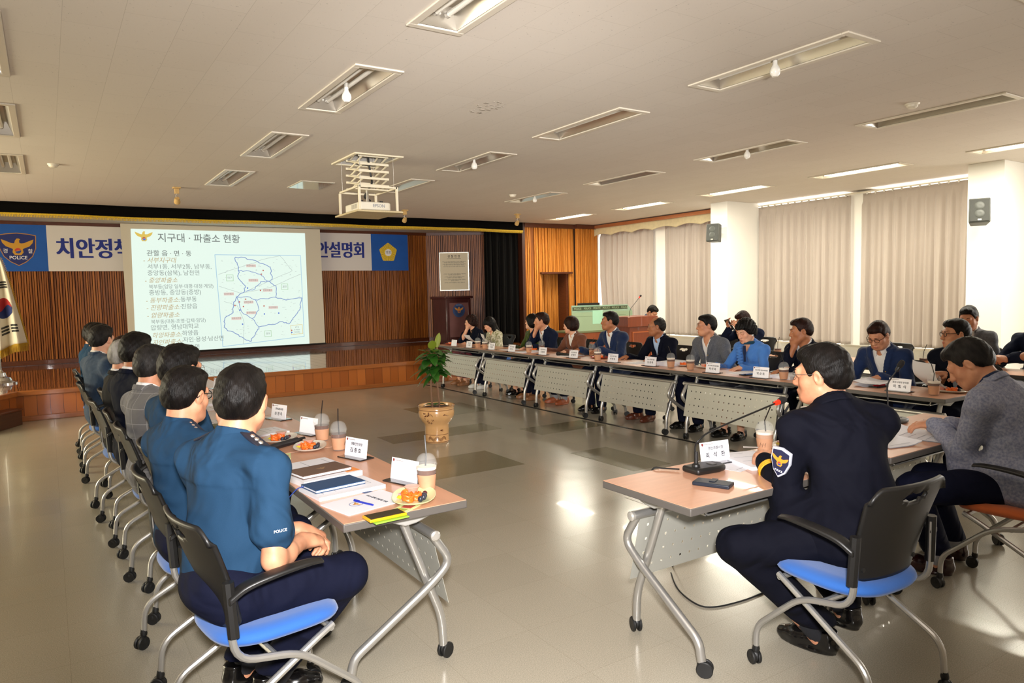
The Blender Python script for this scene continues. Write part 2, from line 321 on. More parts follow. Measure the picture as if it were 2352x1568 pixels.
for k, (y0, y1) in enumerate(((-.6,3.0),(4.9,6.8),(7.1,8.95),(9.9,11.32),(11.72,13.5))):
    w = bpy.data.objects.new('window_%d' % (k+1), None); COL.objects.link(w); w['kind'] = 'structure'
    MB().bx((11.76,y0,.56),(11.77,y1,3.1)).build('window_pane', GL, w, smooth=0)
    f = MB(); ym = (y0+y1)/2
    for a, b in ((y0,y0+.05),(ym-.03,ym+.03),(y1-.05,y1)): f.bx((11.66,a,.56),(11.74,b,3.1))
    for z in (.56,1.3,3.04): f.bx((11.66,y0,z),(11.74,y1,z+.06))
    f.build('window_frame', WF, w, smooth=0)
# outer walls the camera turns its back on
struct(MB().bx((-5.3,-3.2,0),(-5.2,16.2,3.7)).build('wall_left', mat('plaster_warm', '#d8cfc0', .85), smooth=0))
struct(MB().bx((-5.2,-3.3,0),(11.8,-3.2,3.7)).build('wall_rear', MATS['plaster_warm'], smooth=0))
# ================================================================ ceiling things
ALU = mat('trough_reflector', '#d8d3ca', .3, metal=1); RIM = mat('light_rim', '#d8cfbf', .4); TUBE = mat('tube_off', '#e8e3d6', .3); LAMP = mat('tube_lit', '#fff4e0', .3, emit=9)
GLOW = mat('lit_trough', '#fff6e6', .4)  # white copy of the reflector, with the tubes' glow put into its colour
GLOBE = mat('globe_glass', '#efece4', .15, coat=.5); CAPM = mat('lamp_cap', '#c9c5bd', .35, metal=.6)
def light(lit, globe):
    t = thing('ceiling_light', 'light', 'ceiling light')
    r = MB()
    for a, b in (((-.03,-.03),(.33,.02)),((-.03,1.25),(.33,1.30)),((-.03,.02),(.02,1.25)),((.28,.02),(.33,1.25))): r.bx((a[0],a[1],-.012),(b[0],b[1],.0))
    r.build('frame', RIM, t, smooth=0, bevel=.004)
    f = MB(); w0, w1, h = .02, .28, (.05 if lit else .11)
    f.add([(w0,.02,0),(w0+.05,.06,h),(w1-.05,.06,h),(w1,.02,0),(w0,1.25,0),(w0+.05,1.21,h),(w1-.05,1.21,h),(w1,1.25,0)],
          [(0,4,5,1),(1,5,6,2),(2,6,7,3),(0,1,2,3),(4,7,6,5)])
    f.build('reflector', GLOW if lit else ALU, t, smooth=0)
    m = LAMP if lit else TUBE; zt = .025 if lit else .055
    for x in (.11,.19):
        b = MB().tube([(x,.1,zt),(x,1.17,zt)], .016, 10).build('tube', m, t)
        MB().tube([(x,.07,zt),(x,.1,zt)], .018, 10).tube([(x,1.17,zt),(x,1.2,zt)], .018, 10).build('socket', CAPM, b)
    if globe:
        g = MB().lathe([(.0,-.085),(.02,-.082),(.034,-.066),(.038,-.045),(.032,-.022),(.018,0),(.016,.03)], (.15,.64,0), 16).build('bulb', GLOBE, t)
        MB().lathe([(.018,.028),(.018,.06)], (.15,.64,0), 12).build('socket', CAPM, g)
    return t
P_ = {(l, g): light(l, g) for l, g in ((0,0),(0,1),(1,0),(1,1))}; U_ = {k: [] for k in P_}
LBL = ['unlit twin-tube trough at the ceiling\'s far left, second of three toward the stage', 'unlit twin-tube trough at the ceiling\'s far left, closest to the stage', 'unlit twin-tube trough cut by the picture edge, nearest at far left',
 'large unlit twin-tube trough cut by the top edge above the projector row', 'unlit trough with a round bulb, left row, second from the camera', 'greenish unlit trough, left row, third from the camera', 'small greenish trough, left row, closest to the stage',
 'trough corner just showing at the picture\'s top right corner', 'longest unlit trough with a round bulb, second row from left', 'unlit trough without bulb in the second row, over the plant', 'unlit trough with round bulb to the right of the projector lift', 'trough half hidden behind the hanging projector, reflecting the screen',
 'unlit trough beside a smoke detector at upper right', 'unlit trough with round bulb in front of the window curtains\' row of lit lamps', 'unlit trough without bulb, third row, between the bulb ones', 'small unlit trough with bulb beside the far smoke detector',
 'lit trough cut by the right picture edge beside the near column', 'lit trough above the paired curtains, between the two columns', 'lit trough in front of the far column', 'lit trough above the scalloped pelmet', 'lit trough closest to the timber wall']
KND = [(0,0)]*3+[(0,0),(0,1),(0,0),(0,0)]+[(0,0),(0,1),(0,0),(0,1),(0,0)]+[(0,0),(0,1),(0,0),(0,1)]+[(1,0)]*5
for (x, y), k, lb in zip(FIX, KND, LBL): place(P_[k], U_[k], (x,y,CEIL), 0, lb, 'fluorescent ceiling troughs')
for k in P_:
    if not U_[k]:
        for ch in list(P_[k].children_recursive)+[P_[k]]: bpy.data.objects.remove(ch)
# lamps of the lit row
for x, y in FIX[16:]: area('tube_light', (x+.15,y+.63,CEIL-.02), (x+.15,y+.63,0), .22, 1.1, 54, (1,.94,.78))
WHT = mat('white_plastic', '#e3dccb', .4); IVORY = mat('ivory_metal', '#e6dcc2', .45)
h = thing('ceiling_hatch', 'square mirror-smooth access hatch set flush in the ceiling left of the projector', 'hatch', (3.2,10.07,CEIL))
MB().bx((-.22,-.32,-.012),(.22,.32,0)).build('panel', mat('hatch_gloss', '#cfd0c0', .08, metal=.6), h, smooth=0); MB().bx((-.235,-.335,-.006),(.235,.335,.0)).build('frame', WHT, h, smooth=0)
def detector():
    t = thing('smoke_detector', 'd', 'smoke detector')
    MB().lathe([(.0,-.012),(.055,-.012),(.06,0)], n=20).build('base', WHT, t); MB().lathe([(.0,-.042),(.03,-.04),(.045,-.028),(.048,-.012)], n=20).build('sensor', WHT, t); return t
pd, ud = detector(), []
for (x,y), lb in (((.15,9.74),'round smoke detector above the police emblem of the banner'),((6.45,3.45),'round smoke detector beside the trough at upper right'),((6.38,9.76),'round smoke detector above the open stage curtain')): place(pd, ud, (x,y,CEIL), 0, lb, 'smoke detectors')
def spot():
    t = thing('ceiling_spotlight', 's', 'spotlight')
    MB().bx((-.05,-.05,-.02),(.05,.05,0)).bx((-.028,-.03,-.09),(.028,.03,-.02)).build('mount', mat('aged_ivory', '#c9a568', .5), t, bevel=.004)
    MB().tube([(0,0,-.09),(-.02,0,-.12),(.0,.0,-.15)], .006, 8).build('arm', CAPM, t); MB().lathe([(.012,-.03),(.03,-.03),(.042,.03),(.042,.055),(0,.06)], (0,.01,-.17), 16, axis=(.1,.8,-.6)).build('lamp_head', MATS['aged_ivory'], t); return t
ps, us = spot(), []
for (x,y), lb in (((1.61,11.02),'small tan spotlight hanging from the ceiling over the banner\'s left half'),((8.0,12.08),'small spotlight above the right end of the yellow stage fringe'),((5.65,12.3),'small tan spotlight behind the hanging projector')): place(ps, us, (x,y,CEIL), 0, lb, 'ceiling spotlights')

# --- projector lift hanging through its ceiling opening, and the projector in it
t = thing('projector_lift', 'ivory scissor lift lowering a square cage through a ceiling opening', 'projector lift', (3.205,7.98,0))
f = MB()
for a, b in (((-.29,-.39),(.29,-.35)),((-.29,.35),(.29,.39)),((-.29,-.35),(-.25,.35)),((.25,-.35),(.29,.35))): f.bx((a[0],a[1],CEIL-.015),(b[0],b[1],CEIL+.002))
f.build('opening_frame', IVORY, t, smooth=0, bevel=.003)
MB().bx((-.26,-.37,CEIL+.002),(-.25,.37,CEIL+.4)).bx((.25,-.37,CEIL+.002),(.26,.37,CEIL+.4)).bx((-.26,-.37,CEIL+.002),(.26,-.36,CEIL+.4)).bx((-.26,.36,CEIL+.002),(.26,.37,CEIL+.4)).build('shaft', mat('shaft_grey', '#a9a49c', .7), t, smooth=0)
lv = [2.82,2.9,2.98,3.06,3.15,3.3]
for sx in (-.15,.15):
    for i in range(len(lv)-1):
        MB().tube([(sx,-.2,lv[i]),(sx,.2,lv[i+1])], .011, 6).build('scissor_arm', IVORY, t); MB().tube([(sx+.02,.2,lv[i]),(sx+.02,-.2,lv[i+1])], .011, 6).build('scissor_arm', IVORY, t)
for z in lv[:-1]:
    for y in (-.2,.2): MB().box((0,y,z), (.36,.018,.024)).build('cross_bar', IVORY, t, smooth=0)
cg = MB()
for x in (-.225,.225):
    for y in (-.31,.31): cg.bx((x-.012,y-.012,2.52),(x+.012,y+.012,2.8))
    cg.bx((x-.012,-.32,2.78),(x+.012,.32,2.8))
for y in (-.31,.31): cg.bx((-.225,y-.012,2.78),(.225,y+.012,2.8))
cg.bx((-.225,-.1,2.785),(.225,.1,2.8)); cg.build('cage', IVORY, t, smooth=0)
MB().bx((-.275,-.365,2.505),(.275,.365,2.525)).build('base_panel', mat('panel_woodgrain', '#cdbb92', .5, var=.12, vscale=6, stretch=(10,1,1)), t, smooth=0, bevel=.003)
MB().tube(curve([(0,.0,3.3),(.03,-.02,3.0),(.06,.02,2.88),(.0,.02,2.78),(-.02,.05,2.72),(.05,.05,2.68)]), .012, 8).build('cable_bundle', mat('black_rubber', '#131313', .55), t)
MB().tube([(0,.02,2.79),(0,.02,2.66)], .018, 10).build('hanger_pole', mat('chrome', '#d8d8d8', .15, metal=1), t)
for x, y in ((-.2,-.29),(-.2,.29),(.2,-.29),(.2,.29)): MB().tube([(x,y,2.8),(x,y,3.3)], .0025, 6).build('safety_wire', CAPM, t)
p = thing('projector', 'ivory ceiling projector inside the lift cage with grey maker lettering', 'projector', (3.21,7.99,2.545))
prof = [(-.19,-.24),(.15,-.24),(.19,-.2),(.2,.22),(-.2,.22),(-.2,-.2)]
MB().prism(prof, .088).build('body', mat('projector_case', '#e5dfce', .4), p, bevel=.012)
text('EPSON', .052, mat('grey_ink', '#8b8f96', .5), p, plane_M((.03,-.242,.045),(1,0,0),(0,0,1)), offset=.0006, xs=.92)
lg = MB().lathe([(.0,0),(.045,0),(.045,.04),(.03,.045)], (-.1,.22,.045), 18, axis=(0,1,0)).build('lens', mat('lens_glass', '#101418', .05, coat=1), p)
vt = MB()
for k in range(6): vt.bx((-.203,-.16+k*.03,.02),(-.2,-.145+k*.03,.07))
vt.build('side_vent', mat('vent_grey', '#a39d8e', .6), p, smooth=0)
for x in (-.12,.12): MB().lathe([(.012,0),(.02,.01),(.02,.03)], (x,-.1,.088), 12).build('foot', MATS['black_rubber'], p)

# ================================================================ stage things
SCRN = mat('screen_fabric', '#cfc6b4', .85); t = thing('projection_screen', 'large roll-down projection screen showing a police district map slide', 'projection screen', (0,16.0,0))
# fabric tapers by a few centimetres, as the loose sheet hangs
def sq(x0,x1,x2,x3,z0,z1,y,th=.004):  # bottom left, bottom right, top right, top left
    return MB().add([(x0,y,z0),(x1,y,z0),(x2,y,z1),(x3,y,z1),(x0,y+th,z0),(x1,y+th,z0),(x2,y+th,z1),(x3,y+th,z1)], [(0,1,2,3),(7,6,5,4),(0,4,5,1),(1,5,6,2),(2,6,7,3),(3,7,4,0)])
sq(1.324,5.274,5.252,1.291,.522,3.09,0).build('fabric', SCRN, t, smooth=0)
SL = mat('slide_light', '#e4f7ee', .8, emit=.66)
sq(1.434,4.910,4.910,1.468,.522,2.993,-.004,.003).build('projected_slide', SL, t, smooth=0)
MB().tube([(1.3,.0,.515),(5.3,.0,.515)], .018, 8).build('weight_bar', mat('bar_black', '#1b1a18', .4), t)
MB().tube([(2.38,-.03,3.085),(4.23,-.03,3.085)], .008, 6).build('pull_rod', CAPM, t)
def sM(x, z): return plane_M((x,-.008,z),(1,0,0),(0,0,1))
# slide picture coordinates (photo px of the slide) to screen metres
def sx(px, py): return 1.434+(px-300-(py-527)*.045)/400*3.443
def sz(py): return 2.993-(py-529)/271*2.471
INK = mat('slide_ink_grey', '#9ba6a3', .8, emit=0.58); INKD = mat('slide_ink_dark', '#858d8a', .8, emit=.58); INKO = mat('slide_ink_orange', '#c9b58c', .8, emit=0.56)
INKB = mat('slide_ink_blue', '#7f9ad6', .8, emit=0.56); INKL = mat('slide_ink_lightblue', '#a3cbe6', .8, emit=0.62); INKR = mat('slide_ink_red', '#d97a6c', .8, emit=.48); PINK = mat('slide_pink', '#e6cfc8', .8, emit=.64); GRN = mat('slide_green', '#a9d3a4', .8, emit=.56); THIN = mat('slide_thin_grey', '#bccac6', .8, emit=0.6); YEL = mat('slide_yellow', '#e3c660', .8, emit=0.6); DOTB = mat('slide_dot_blue', '#5b7fe0', .8, emit=.56)
def st(body, px, py, size, m=INK, off=0, shear=0, xs=1): text(body, size*2.471/271, m, t, sM(sx(px,py), sz(py)), name='slide_text', align='LEFT', offset=off, shear=shear, extrude=.0003, xs=xs)
st('지구대 · 파출소 현황', 359, 548, 21, INKD, .0022, xs=.98)
st('관할 읍 · 면 · 동', 336, 582, 14, INKD, .001)
yy = [('- 서부지구대',328,597,1),('서부1동, 서부2동, 남부동,',337,611,0),('중앙동(삼북), 남천면',337,625,0),('- 중앙파출소',331,641,1),('북부동(임당 일부·대평·대정·계양)',340,655,2),('중방동, 중앙동(중방)',340,668,0),('- 동부파출소:',333,685,1),('동부동',407,684,0),('- 진량파출소:',334,701,1),('진량읍',408,700,0),('- 압량파출소',335,718,1),('북부동(대동·조영·갑제·임당)',344,732,2),('압량면, 영남대학교',343,745,0),('- 하양파출소:',337,762,1),('하양읍',410,760,0),('- 자인파출소:',338,778,1),('자인·용성·남산면',412,775,0),('- 와촌파출소:',340,794,1),('와촌면',413,792,0)]
for s_, px, py, k in yy: st(s_, px, py, (13, 13, 10.5)[k], INKO if k == 1 else INK, .0003, .28 if k == 1 else 0, xs=(.97,.98,.93)[k])
# map: frame, district outlines, roads, station labels
def mx_(px): return 3.001+(px-484)/209*1.788
def mz_(py): return 2.508-(py-582)/208*1.898
def poly_line(pts, m, r=.006, closed=False, jag=0, seed=0, name='map_line'):
    rr = random.Random(seed); P = []
    pp = list(pts)+([pts[0]] if closed else [])
    for a, b in zip(pp[:-1], pp[1:]):
        k = 4 if jag else 1
        for q in range(k):
            f = q/k; P.append((mx_(a[0]+(b[0]-a[0])*f)+(rr.uniform(-jag,jag) if q else 0), -.008, mz_(a[1]+(b[1]-a[1])*f)+(rr.uniform(-jag,jag) if q else 0)))
    P.append((mx_(pp[-1][0]), -.008, mz_(pp[-1][1])))
    s = MB()
    for a, b in zip(P[:-1], P[1:]):
        a, b = Vector(a), Vector(b); d = (b-a); ln = d.length
        if ln < 1e-5: continue
        d.normalize(); n_ = Vector((-d.z,0,d.x))*r
        s.add([a-n_-d*r*.5, b-n_+d*r*.5, b+n_+d*r*.5, a+n_-d*r*.5], [(0,1,2,3)])
    s.build(name, m, t, smooth=0)
poly_line([(484,583),(693,583),(694,780),(492,794)], INKL, .006, True)
ol = [(530,590),(545,588),(580,596),(615,612),(618,640),(612,645),(627,656),(625,683),(650,690),(692,686),(685,715),(672,730),(655,748),(640,742),(612,748),(580,752),(572,765),(560,785),(545,780),(530,768),(505,758),(498,745),(500,728),(520,716),(522,698),(530,680),(548,670),(552,655),(536,637),(538,612)]
poly_line(ol, INKB, .007, True, .018, 1)
poly_line([(536,620),(562,620),(590,628),(600,640),(612,645)], INKB, .006, jag=.015, seed=2); poly_line([(552,668),(575,662),(590,645),(612,645)], INKB, .006, jag=.015, seed=3)
poly_line([(530,680),(555,680),(575,688),(600,686),(625,683)], INKB, .006, jag=.015, seed=4); poly_line([(575,688),(582,712),(565,732),(540,715),(530,680)], INKB, .006, jag=.015, seed=5); poly_line([(565,732),(580,752)], INKB, .006, jag=.012, seed=6)
for k, rd in enumerate(([(490,628),(540,612),(610,590),(640,584)],[(490,655),(540,672),(610,660),(660,640),(692,628)],[(500,690),(530,700),(545,740),(540,790)],[(640,584),(670,620),(620,640),(560,665)])): poly_line(rd, THIN, .004, jag=.01, seed=20+k)
for px, py, s_ in ((568,608,'와촌파출소'),(572,642,'하양파출소'),(606,666,'진량파출소'),(512,673,'중앙파출소'),(558,693,'압량파출소'),(618,707,'자인파출소'),(563,718,'동부파출소'),(527,730,'서부지구대')):
    MB().box((mx_(px),-.0075,mz_(py)), (.2,.001,.06)).build('map_tag', PINK, t, smooth=0); text(s_, .042, INKD, t, sM(mx_(px), mz_(py)), name='slide_text', extrude=.0002)
for px, py, s_ in ((516,636,'대구'),(649,658,'영천'),(602,769,'청도')):
    poly_line([(px-8,py-7),(px+8,py-7),(px+8,py+7),(px-8,py+7)], GRN, .004, True); text(s_, .05, INKD, t, sM(mx_(px), mz_(py)), name='slide_text', extrude=.0002)
poly_line([(660,752),(690,751),(691,773),(661,774)], YEL, .004, True)
for dz, s_ in ((757,'범  례'),(763,'지·파출소'),(769,'치안센터')): text(s_, .035, INKD, t, sM(mx_(676), mz_(dz)), name='slide_text', extrude=.0002)
for px, py, m_ in ((597,619,INKR),(592,628,INKR),(588,666,INKR),(551,686,INKR),(536,692,INKR),(525,700,INKR),(545,703,INKR),(595,703,INKR),(557,660,DOTB),(536,711,DOTB),(541,744,DOTB),(595,722,DOTB),(631,721,DOTB),(662,764,INKR),(662,769,DOTB)):
    MB().lathe([(.016,0),(.016,.001)], (mx_(px),-.0085,mz_(py)), 10, axis=(0,-1,0)).build('map_dot', m_, t, smooth=0)
rr = random.Random(4); s = MB()
for k in range(150):
    px, py = rr.uniform(495,688), rr.uniform(592,780); s.box((mx_(px),-.0078,mz_(py)), (.03,.001,.006))
s.build('map_place_names', THIN, t, smooth=0)

def eagle(parent, M, w, gold, red, blue, name='emblem', th=.002):
    """spread-wing bird with a round badge over its chest, drawn in the unit square and placed by M"""
    up = [(-.5,.28),(-.36,.22),(-.2,.14),(-.1,.13),(-.07,.24),(-.02,.31),(.05,.31),(.09,.27),(.05,.24),(.06,.14),(.12,.13),(.2,.14),(.36,.22),(.5,.28),(.46,.14),(.36,.02),(.22,-.04),(.15,-.08),(.17,-.2),(.1,-.3),(-.1,-.3),(-.17,-.2),(-.15,-.08),(-.22,-.04),(-.36,.02),(-.46,.14)]
    S = M @ Matrix.Diagonal((w,w,1,1))
    o = MB().prism(up, th, S).build(name, gold, parent, smooth=0)
    c = lambda r, a0=0, a1=360, n=18: [(r*math.cos(R(a0+(a1-a0)*k/n)), -.14+r*math.sin(R(a0+(a1-a0)*k/n))) for k in range(n)]
    MB().prism(c(.1,20,200), th*1.5, S).build('badge', red, o, smooth=0); MB().prism(c(.1,200,380), th*1.5, S).build('badge', blue, o, smooth=0)
    return o
eagle(t, sM(sx(331,545), sz(545)), .32, YEL, mat('slide_red', '#c96a5a', .8, emit=.48), DOTB)

# --- banner stretched along the back wall behind the screen
BLUE = mat('banner_blue', '#0f55ad', .7, var=.1, vscale=3); BWH = mat('banner_white', '#d6d0cc', .7); NAVY = mat('banner_navy', '#1b2c86', .7); GOLD = mat('emblem_gold', '#c8932a', .6); GOLDY = mat('emblem_yellow', '#e6c332', .6); ERED = mat('emblem_red', '#c03a30', .6); EBLU = mat('emblem_blue', '#27418f', .6); WHI = mat('lettering_white', '#efeef2', .7)
t = thing('banner', 'long blue and white event banner along the back wall, middle hidden by the screen', 'banner', (0,16.2,.02))
MB().bx((.07,0,2.15),(6.54,.012,3.015)).build('white_panel', BWH, t, smooth=0); MB().bx((-.95,0,2.15),(.07,.012,3.015)).build('blue_panel', BLUE, t, smooth=0); MB().bx((6.54,0,2.15),(7.49,.012,3.015)).build('blue_panel', BLUE, t, smooth=0)
def bM(x, z): return plane_M((x,-.001,z),(1,0,0),(0,0,1))
for k, dx in enumerate((-.012,0,.012)): text('치안정책', .42, NAVY, t, bM(.2+dx,2.56)@Matrix.Translation((0,0,.0007*k)), align='LEFT', offset=.003, xs=.84); text('치안설명회', .40, NAVY, t, bM(6.39+dx,2.6)@Matrix.Translation((0,0,.0007*k)), align='RIGHT', offset=.003, xs=.8)
shp = lambda k: [(-.34*k,.3*k),(-.2*k,.33*k),(0,.35*k),(.2*k,.33*k),(.34*k,.3*k),(.33*k,.02*k),(.26*k,-.16*k),(.14*k,-.28*k),(0,-.36*k),(-.14*k,-.28*k),(-.26*k,-.16*k),(-.33*k,.02*k)]
e1 = MB().prism(shp(.86), .002, bM(-.39,2.56)).build('shield', mat('shield_edge', '#b7803a', .6), t, smooth=0); MB().prism(shp(.82), .003, bM(-.39,2.56)).build('shield_field', mat('shield_navy', '#15246b', .6), e1, smooth=0)
eagle(t, plane_M((-.39,-.004,2.6),(1,0,0),(0,0,1)), .5, GOLD, ERED, EBLU)
text('경', .09, WHI, t, plane_M((-.58,-.004,2.52),(1,0,0),(0,0,1))); text('찰', .09, WHI, t, plane_M((-.2,-.004,2.52),(1,0,0),(0,0,1))); text('POLICE', .085, WHI, t, plane_M((-.39,-.004,2.4),(1,0,0),(0,0,1)), offset=.001)
fl_ = [];
for k in range(40):
    a = R(90+k*9); q = .235*(1-.16*abs(math.sin(2.5*(a-R(90))))**1.0*1.1); fl_.append((q*math.cos(a), q*math.sin(a)))
e2 = MB().prism(fl_, .002, bM(6.97,2.58)).build('flower_crest', GOLDY, t, smooth=0)
ln = MB()
for k in range(5):
    for da in (-36,):
        a = R(90+72*k+da); ln.box((6.97+.14*math.cos(a),-.004,2.58+.14*math.sin(a)), (.006,.002,.17), Matrix.Rotation(-(a-R(90)),3,'Y'))
    for da in (-20,-10,0,10,20):
        a = R(90+72*k+da); ln.box((6.97+.16*math.cos(a),-.004,2.58+.16*math.sin(a)), (.004,.002,.1), Matrix.Rotation(-(a-R(90)),3,'Y'))
ln.build('crest_lines', mat('crest_brown', '#7a5a1c', .7), e2, smooth=0)
MB().lathe([(.085,0),(.085,.004)], (6.97,-.002,2.58), 24, axis=(0,-1,0)).build('crest_disc', WHI, e2, smooth=0); text('의회', .085, mat('ink_black', '#20201f', .6), e2, plane_M((6.97,-.008,2.58),(1,0,0),(0,0,1)), xs=.9)

# --- stage valance with its fringe, the drawn black curtain
BLK = mat('black_velvet', '#0b0a09', .95, spec=.05); FRG = mat('yellow_fringe', '#d3ac1e', .7, var=.3, vscale=60)
t = thing('stage_valance', 'black pelmet with yellow tasselled fringe across the stage opening', 'stage valance', (0,13.5,0))
MB().grid(lambda u, v: (-5.1+14.17*u, .02*math.sin(u*60)*(1-v*.6), 2.955+(.185)*v+.006*math.sin(u*23)), 200, 3).build('cloth', BLK, t, solid=.012)
fr = MB()
fr.grid(lambda u, v: (-5.1+14.17*u, -.012+.02*math.sin(u*60), 2.935+.03*v+.006*math.sin(u*23)), 200, 1)
for k in range(700):
    u = k/700; x = -5.1+14.17*u; fr.box((x, -.012+.02*math.sin(u*60), 2.92+.006*math.sin(u*23)), (.012,.01,.035))
tag(fr.build('fringe', FRG, t, smooth=0), None)
t = thing('stage_curtain', 'drawn black stage curtain hanging in deep pleats beside the timber wall', 'curtain', (8.62,13.72,.41))
MB().grid(lambda u, v: (-.45+.9*u+.03*math.sin(u*37+v), .07*math.sin(u*2*math.pi*11)*(.75+.25*(1-v)), .02+2.52*v), 160, 12).build('cloth', mat('curtain_black', '#161514', .9, spec=.08), t, solid=.006)

# --- charter board and podium
CH = mat('charter_board', '#e0d2b5', .5); SIL = mat('frame_silver', '#a9a79f', .3, metal=.7)
t = thing('framed_charter', 'tall framed text board hung on the splayed timber wall above the podium', 'framed board', (8.57,15.85,2.13)); t.rotation_euler.z = math.atan2(-.8,1.4)
MB().bx((-.37,-.03,-.48),(.37,0,.48)).build('frame', SIL, t, bevel=.004); MB().bx((-.345,-.036,-.455),(.345,-.03,.455)).build('board', CH, t, smooth=0)
cI = mat('charter_ink', '#3a342c', .7); cM = lambda x, z: plane_M((x,-.0365,z),(1,0,0),(0,0,1))
text('경 찰 헌 장', .07, cI, t, cM(0,.37), offset=.001)
MB().bx((-.17,-.038,.315),(.17,-.036,.32)).build('rule', cI, t, smooth=0)
text('우리는 조국 광복과 함께 태어나 나라와 겨레를 위하여\n충성을 다하며 오늘의 자유민주사회를 지켜온\n\n우리는 개인의 자유와 권리를 보호하며 사회의 안녕과\n질서를 유지하여 모든 국민이 평안하고 행복한\n\n이에 우리는 맡은 바 임무를 수행할 것을 다짐하며', .026, cI, t, cM(0,.18), line=.75)
text('1. 우리는 모든 사람의 인격을 존중하고 따뜻하게\n   봉사하는 친절한 경찰이다.\n\n1. 우리는 정의의 이름으로 진실을 추구하며\n   타협하지 않는 의로운 경찰이다.\n\n1. 우리는 국민의 신뢰를 바탕으로 법을 집행하는\n   공정한 경찰이다.\n\n1. 우리는 검소하게 생활하는 깨끗한 경찰이다.', .028, cI, t, cM(0,-.17), line=.85)
POD = mat('podium_wood', '#4a2422', .3, var=.2, vscale=3, stretch=(6,6,1), coat=.3); PODP = mat('podium_panel', '#7d5553', .35, var=.1, vscale=4)
t = thing('podium', 'tall dark wooden podium with round police crest on the stage', 'podium', (8.07,15.0,.406))
MB().prism([(-.33,-.24),(.33,-.24),(.45,.2),(-.45,.2)], 1.06).build('body', POD, t, bevel=.01); MB().prism([(-.37,-.28),(.37,-.28),(.5,.24),(-.5,.24)], .05, z0=1.06).build('top', POD, t, bevel=.01); MB().bx((-.36,-.27,0),(.36,.22,.06)).build('plinth', POD, t, bevel=.01)
fr = MB()
for a, b in (((-.31,.1),(-.25,1.02)),((.25,.1),(.31,1.02)),((-.25,.1),(.25,.16)),((-.25,.96),(.25,1.02))): fr.bx((a[0],-.255,a[1]),(b[0],-.24,b[1]))
fr.build('panel_moulding', POD, t, bevel=.006); MB().bx((-.25,-.246,.16),(.25,-.24,.96)).build('panel', PODP, t, smooth=0)
cr = MB().lathe([(.16,0),(.16,.006)], (0,-.246,.78), 28, axis=(0,-1,0)).build('crest', mat('crest_blue', '#39507e', .5), t, smooth=0); MB().lathe([(.125,0),(.125,.008)], (0,-.246,.78), 28, axis=(0,-1,0)).build('crest_field', mat('crest_field', '#2f4674', .5), cr, smooth=0)
eagle(cr, plane_M((0,-.256,.79),(1,0,0),(0,0,1)), .23, mat('crest_gold', '#c98a3c', .5), ERED, EBLU)
text('경산경찰서', .035, mat('crest_letter', '#9fb0c8', .5), cr, plane_M((0,-.254,.905),(1,0,0),(0,0,1)))

# --- national flag on its stand at the stage corner
t = thing('flag_stand', 'white flag with red-blue circle and gold fringe drooping from a chrome stand', 'flag', (-.62,12.85,.406))
MB().lathe([(.0,0),(.2,0),(.2,.02),(.14,.05),(.12,.09),(.07,.11),(.06,.16),(.03,.18),(.02,.2)], n=32).build('base', MATS['chrome'], t); MB().tube([(0,0,.2),(0,0,2.3)], .016, 12).build('pole', MATS['chrome'], t)
MB().lathe([(0,2.3),(.03,2.32),(.035,2.36),(0,2.41)], n=14).build('finial', GOLD, t)
FLG = mat('flag_cloth', '#d9d2c0', .8)
# the cloth hangs gathered, as a narrowing cone of folds: v down the pole, u outwards
def cloth(u, v):
    w = .06+.27*v**.8; x = .02+w*u; y = -.05*math.sin(u*9+v*2)*(.3+v)-.03; z = 1.85-1.36*v*(1-.12*u)-.16*u*(1-abs(2*v-1))*.2-.15*max(0,u-.55)*v
    return Vector((x,y,z))
MB().grid(cloth, 24, 40).build('cloth', FLG, t, solid=.004)
def patch(u0,u1,v0,v1,m,name,off=-.008,nu=10,nv=10):
    return MB().grid(lambda a, b: cloth(u0+(u1-u0)*a, v0+(v1-v0)*b)+Vector((0,off,0)), nu, nv).build(name, m, t)
def disc(up):
    s = MB(); n = 14; vs = []; fs = []
    for j in range(n+1):
        b = j/n
        for i in range(n+1):
            a = i/n; uu = -.1+.85*a; hw = math.sqrt(max(0,1-(2*a-1)**2))*.115
            mid = .565+.03*math.sin(a*2*math.pi); lo, hi = .565-hw, .565+hw; mid = min(max(mid,lo),hi)
            vv = lo+(mid-lo)*b if up else mid+(hi-mid)*b; vs.append(cloth(max(0,uu),vv)+Vector((0,-.008,0)))
    for j in range(n):
        for i in range(n): fs.append((j*(n+1)+i, j*(n+1)+i+1, (j+1)*(n+1)+i+1, (j+1)*(n+1)+i))
    return s.add(vs, fs)
disc(True).build('red_half', mat('flag_red', '#a02326', .8), t); disc(False).build('blue_half', mat('flag_blue', '#1b2a62', .8), t)
for k in range(3):
    patch(.02,.75,.27+k*.028,.288+k*.028, MATS['ink_black'], 'trigram_bar', nv=2)
    patch(.1,.42,.765+k*.035,.787+k*.035, MATS['ink_black'], 'trigram_bar', nv=2); patch(.5,.8,.765+k*.035,.787+k*.035, MATS['ink_black'], 'trigram_bar', nv=2)
fg = MB()
for k in range(60):
    u = k/59; p0 = cloth(u,1); fg.tube([p0, p0+Vector((.006*math.sin(k*3),0,-.12))], .006, 5, r2=.003)
for k in range(40):
    v = k/39*.97; p0 = cloth(1,v); fg.tube([p0, p0+Vector((.035,0,-.03-.06*v))], .006, 5, r2=.003)
tag(fg.build('fringe', mat('gold_fringe', '#b08a1c', .7), t), None)

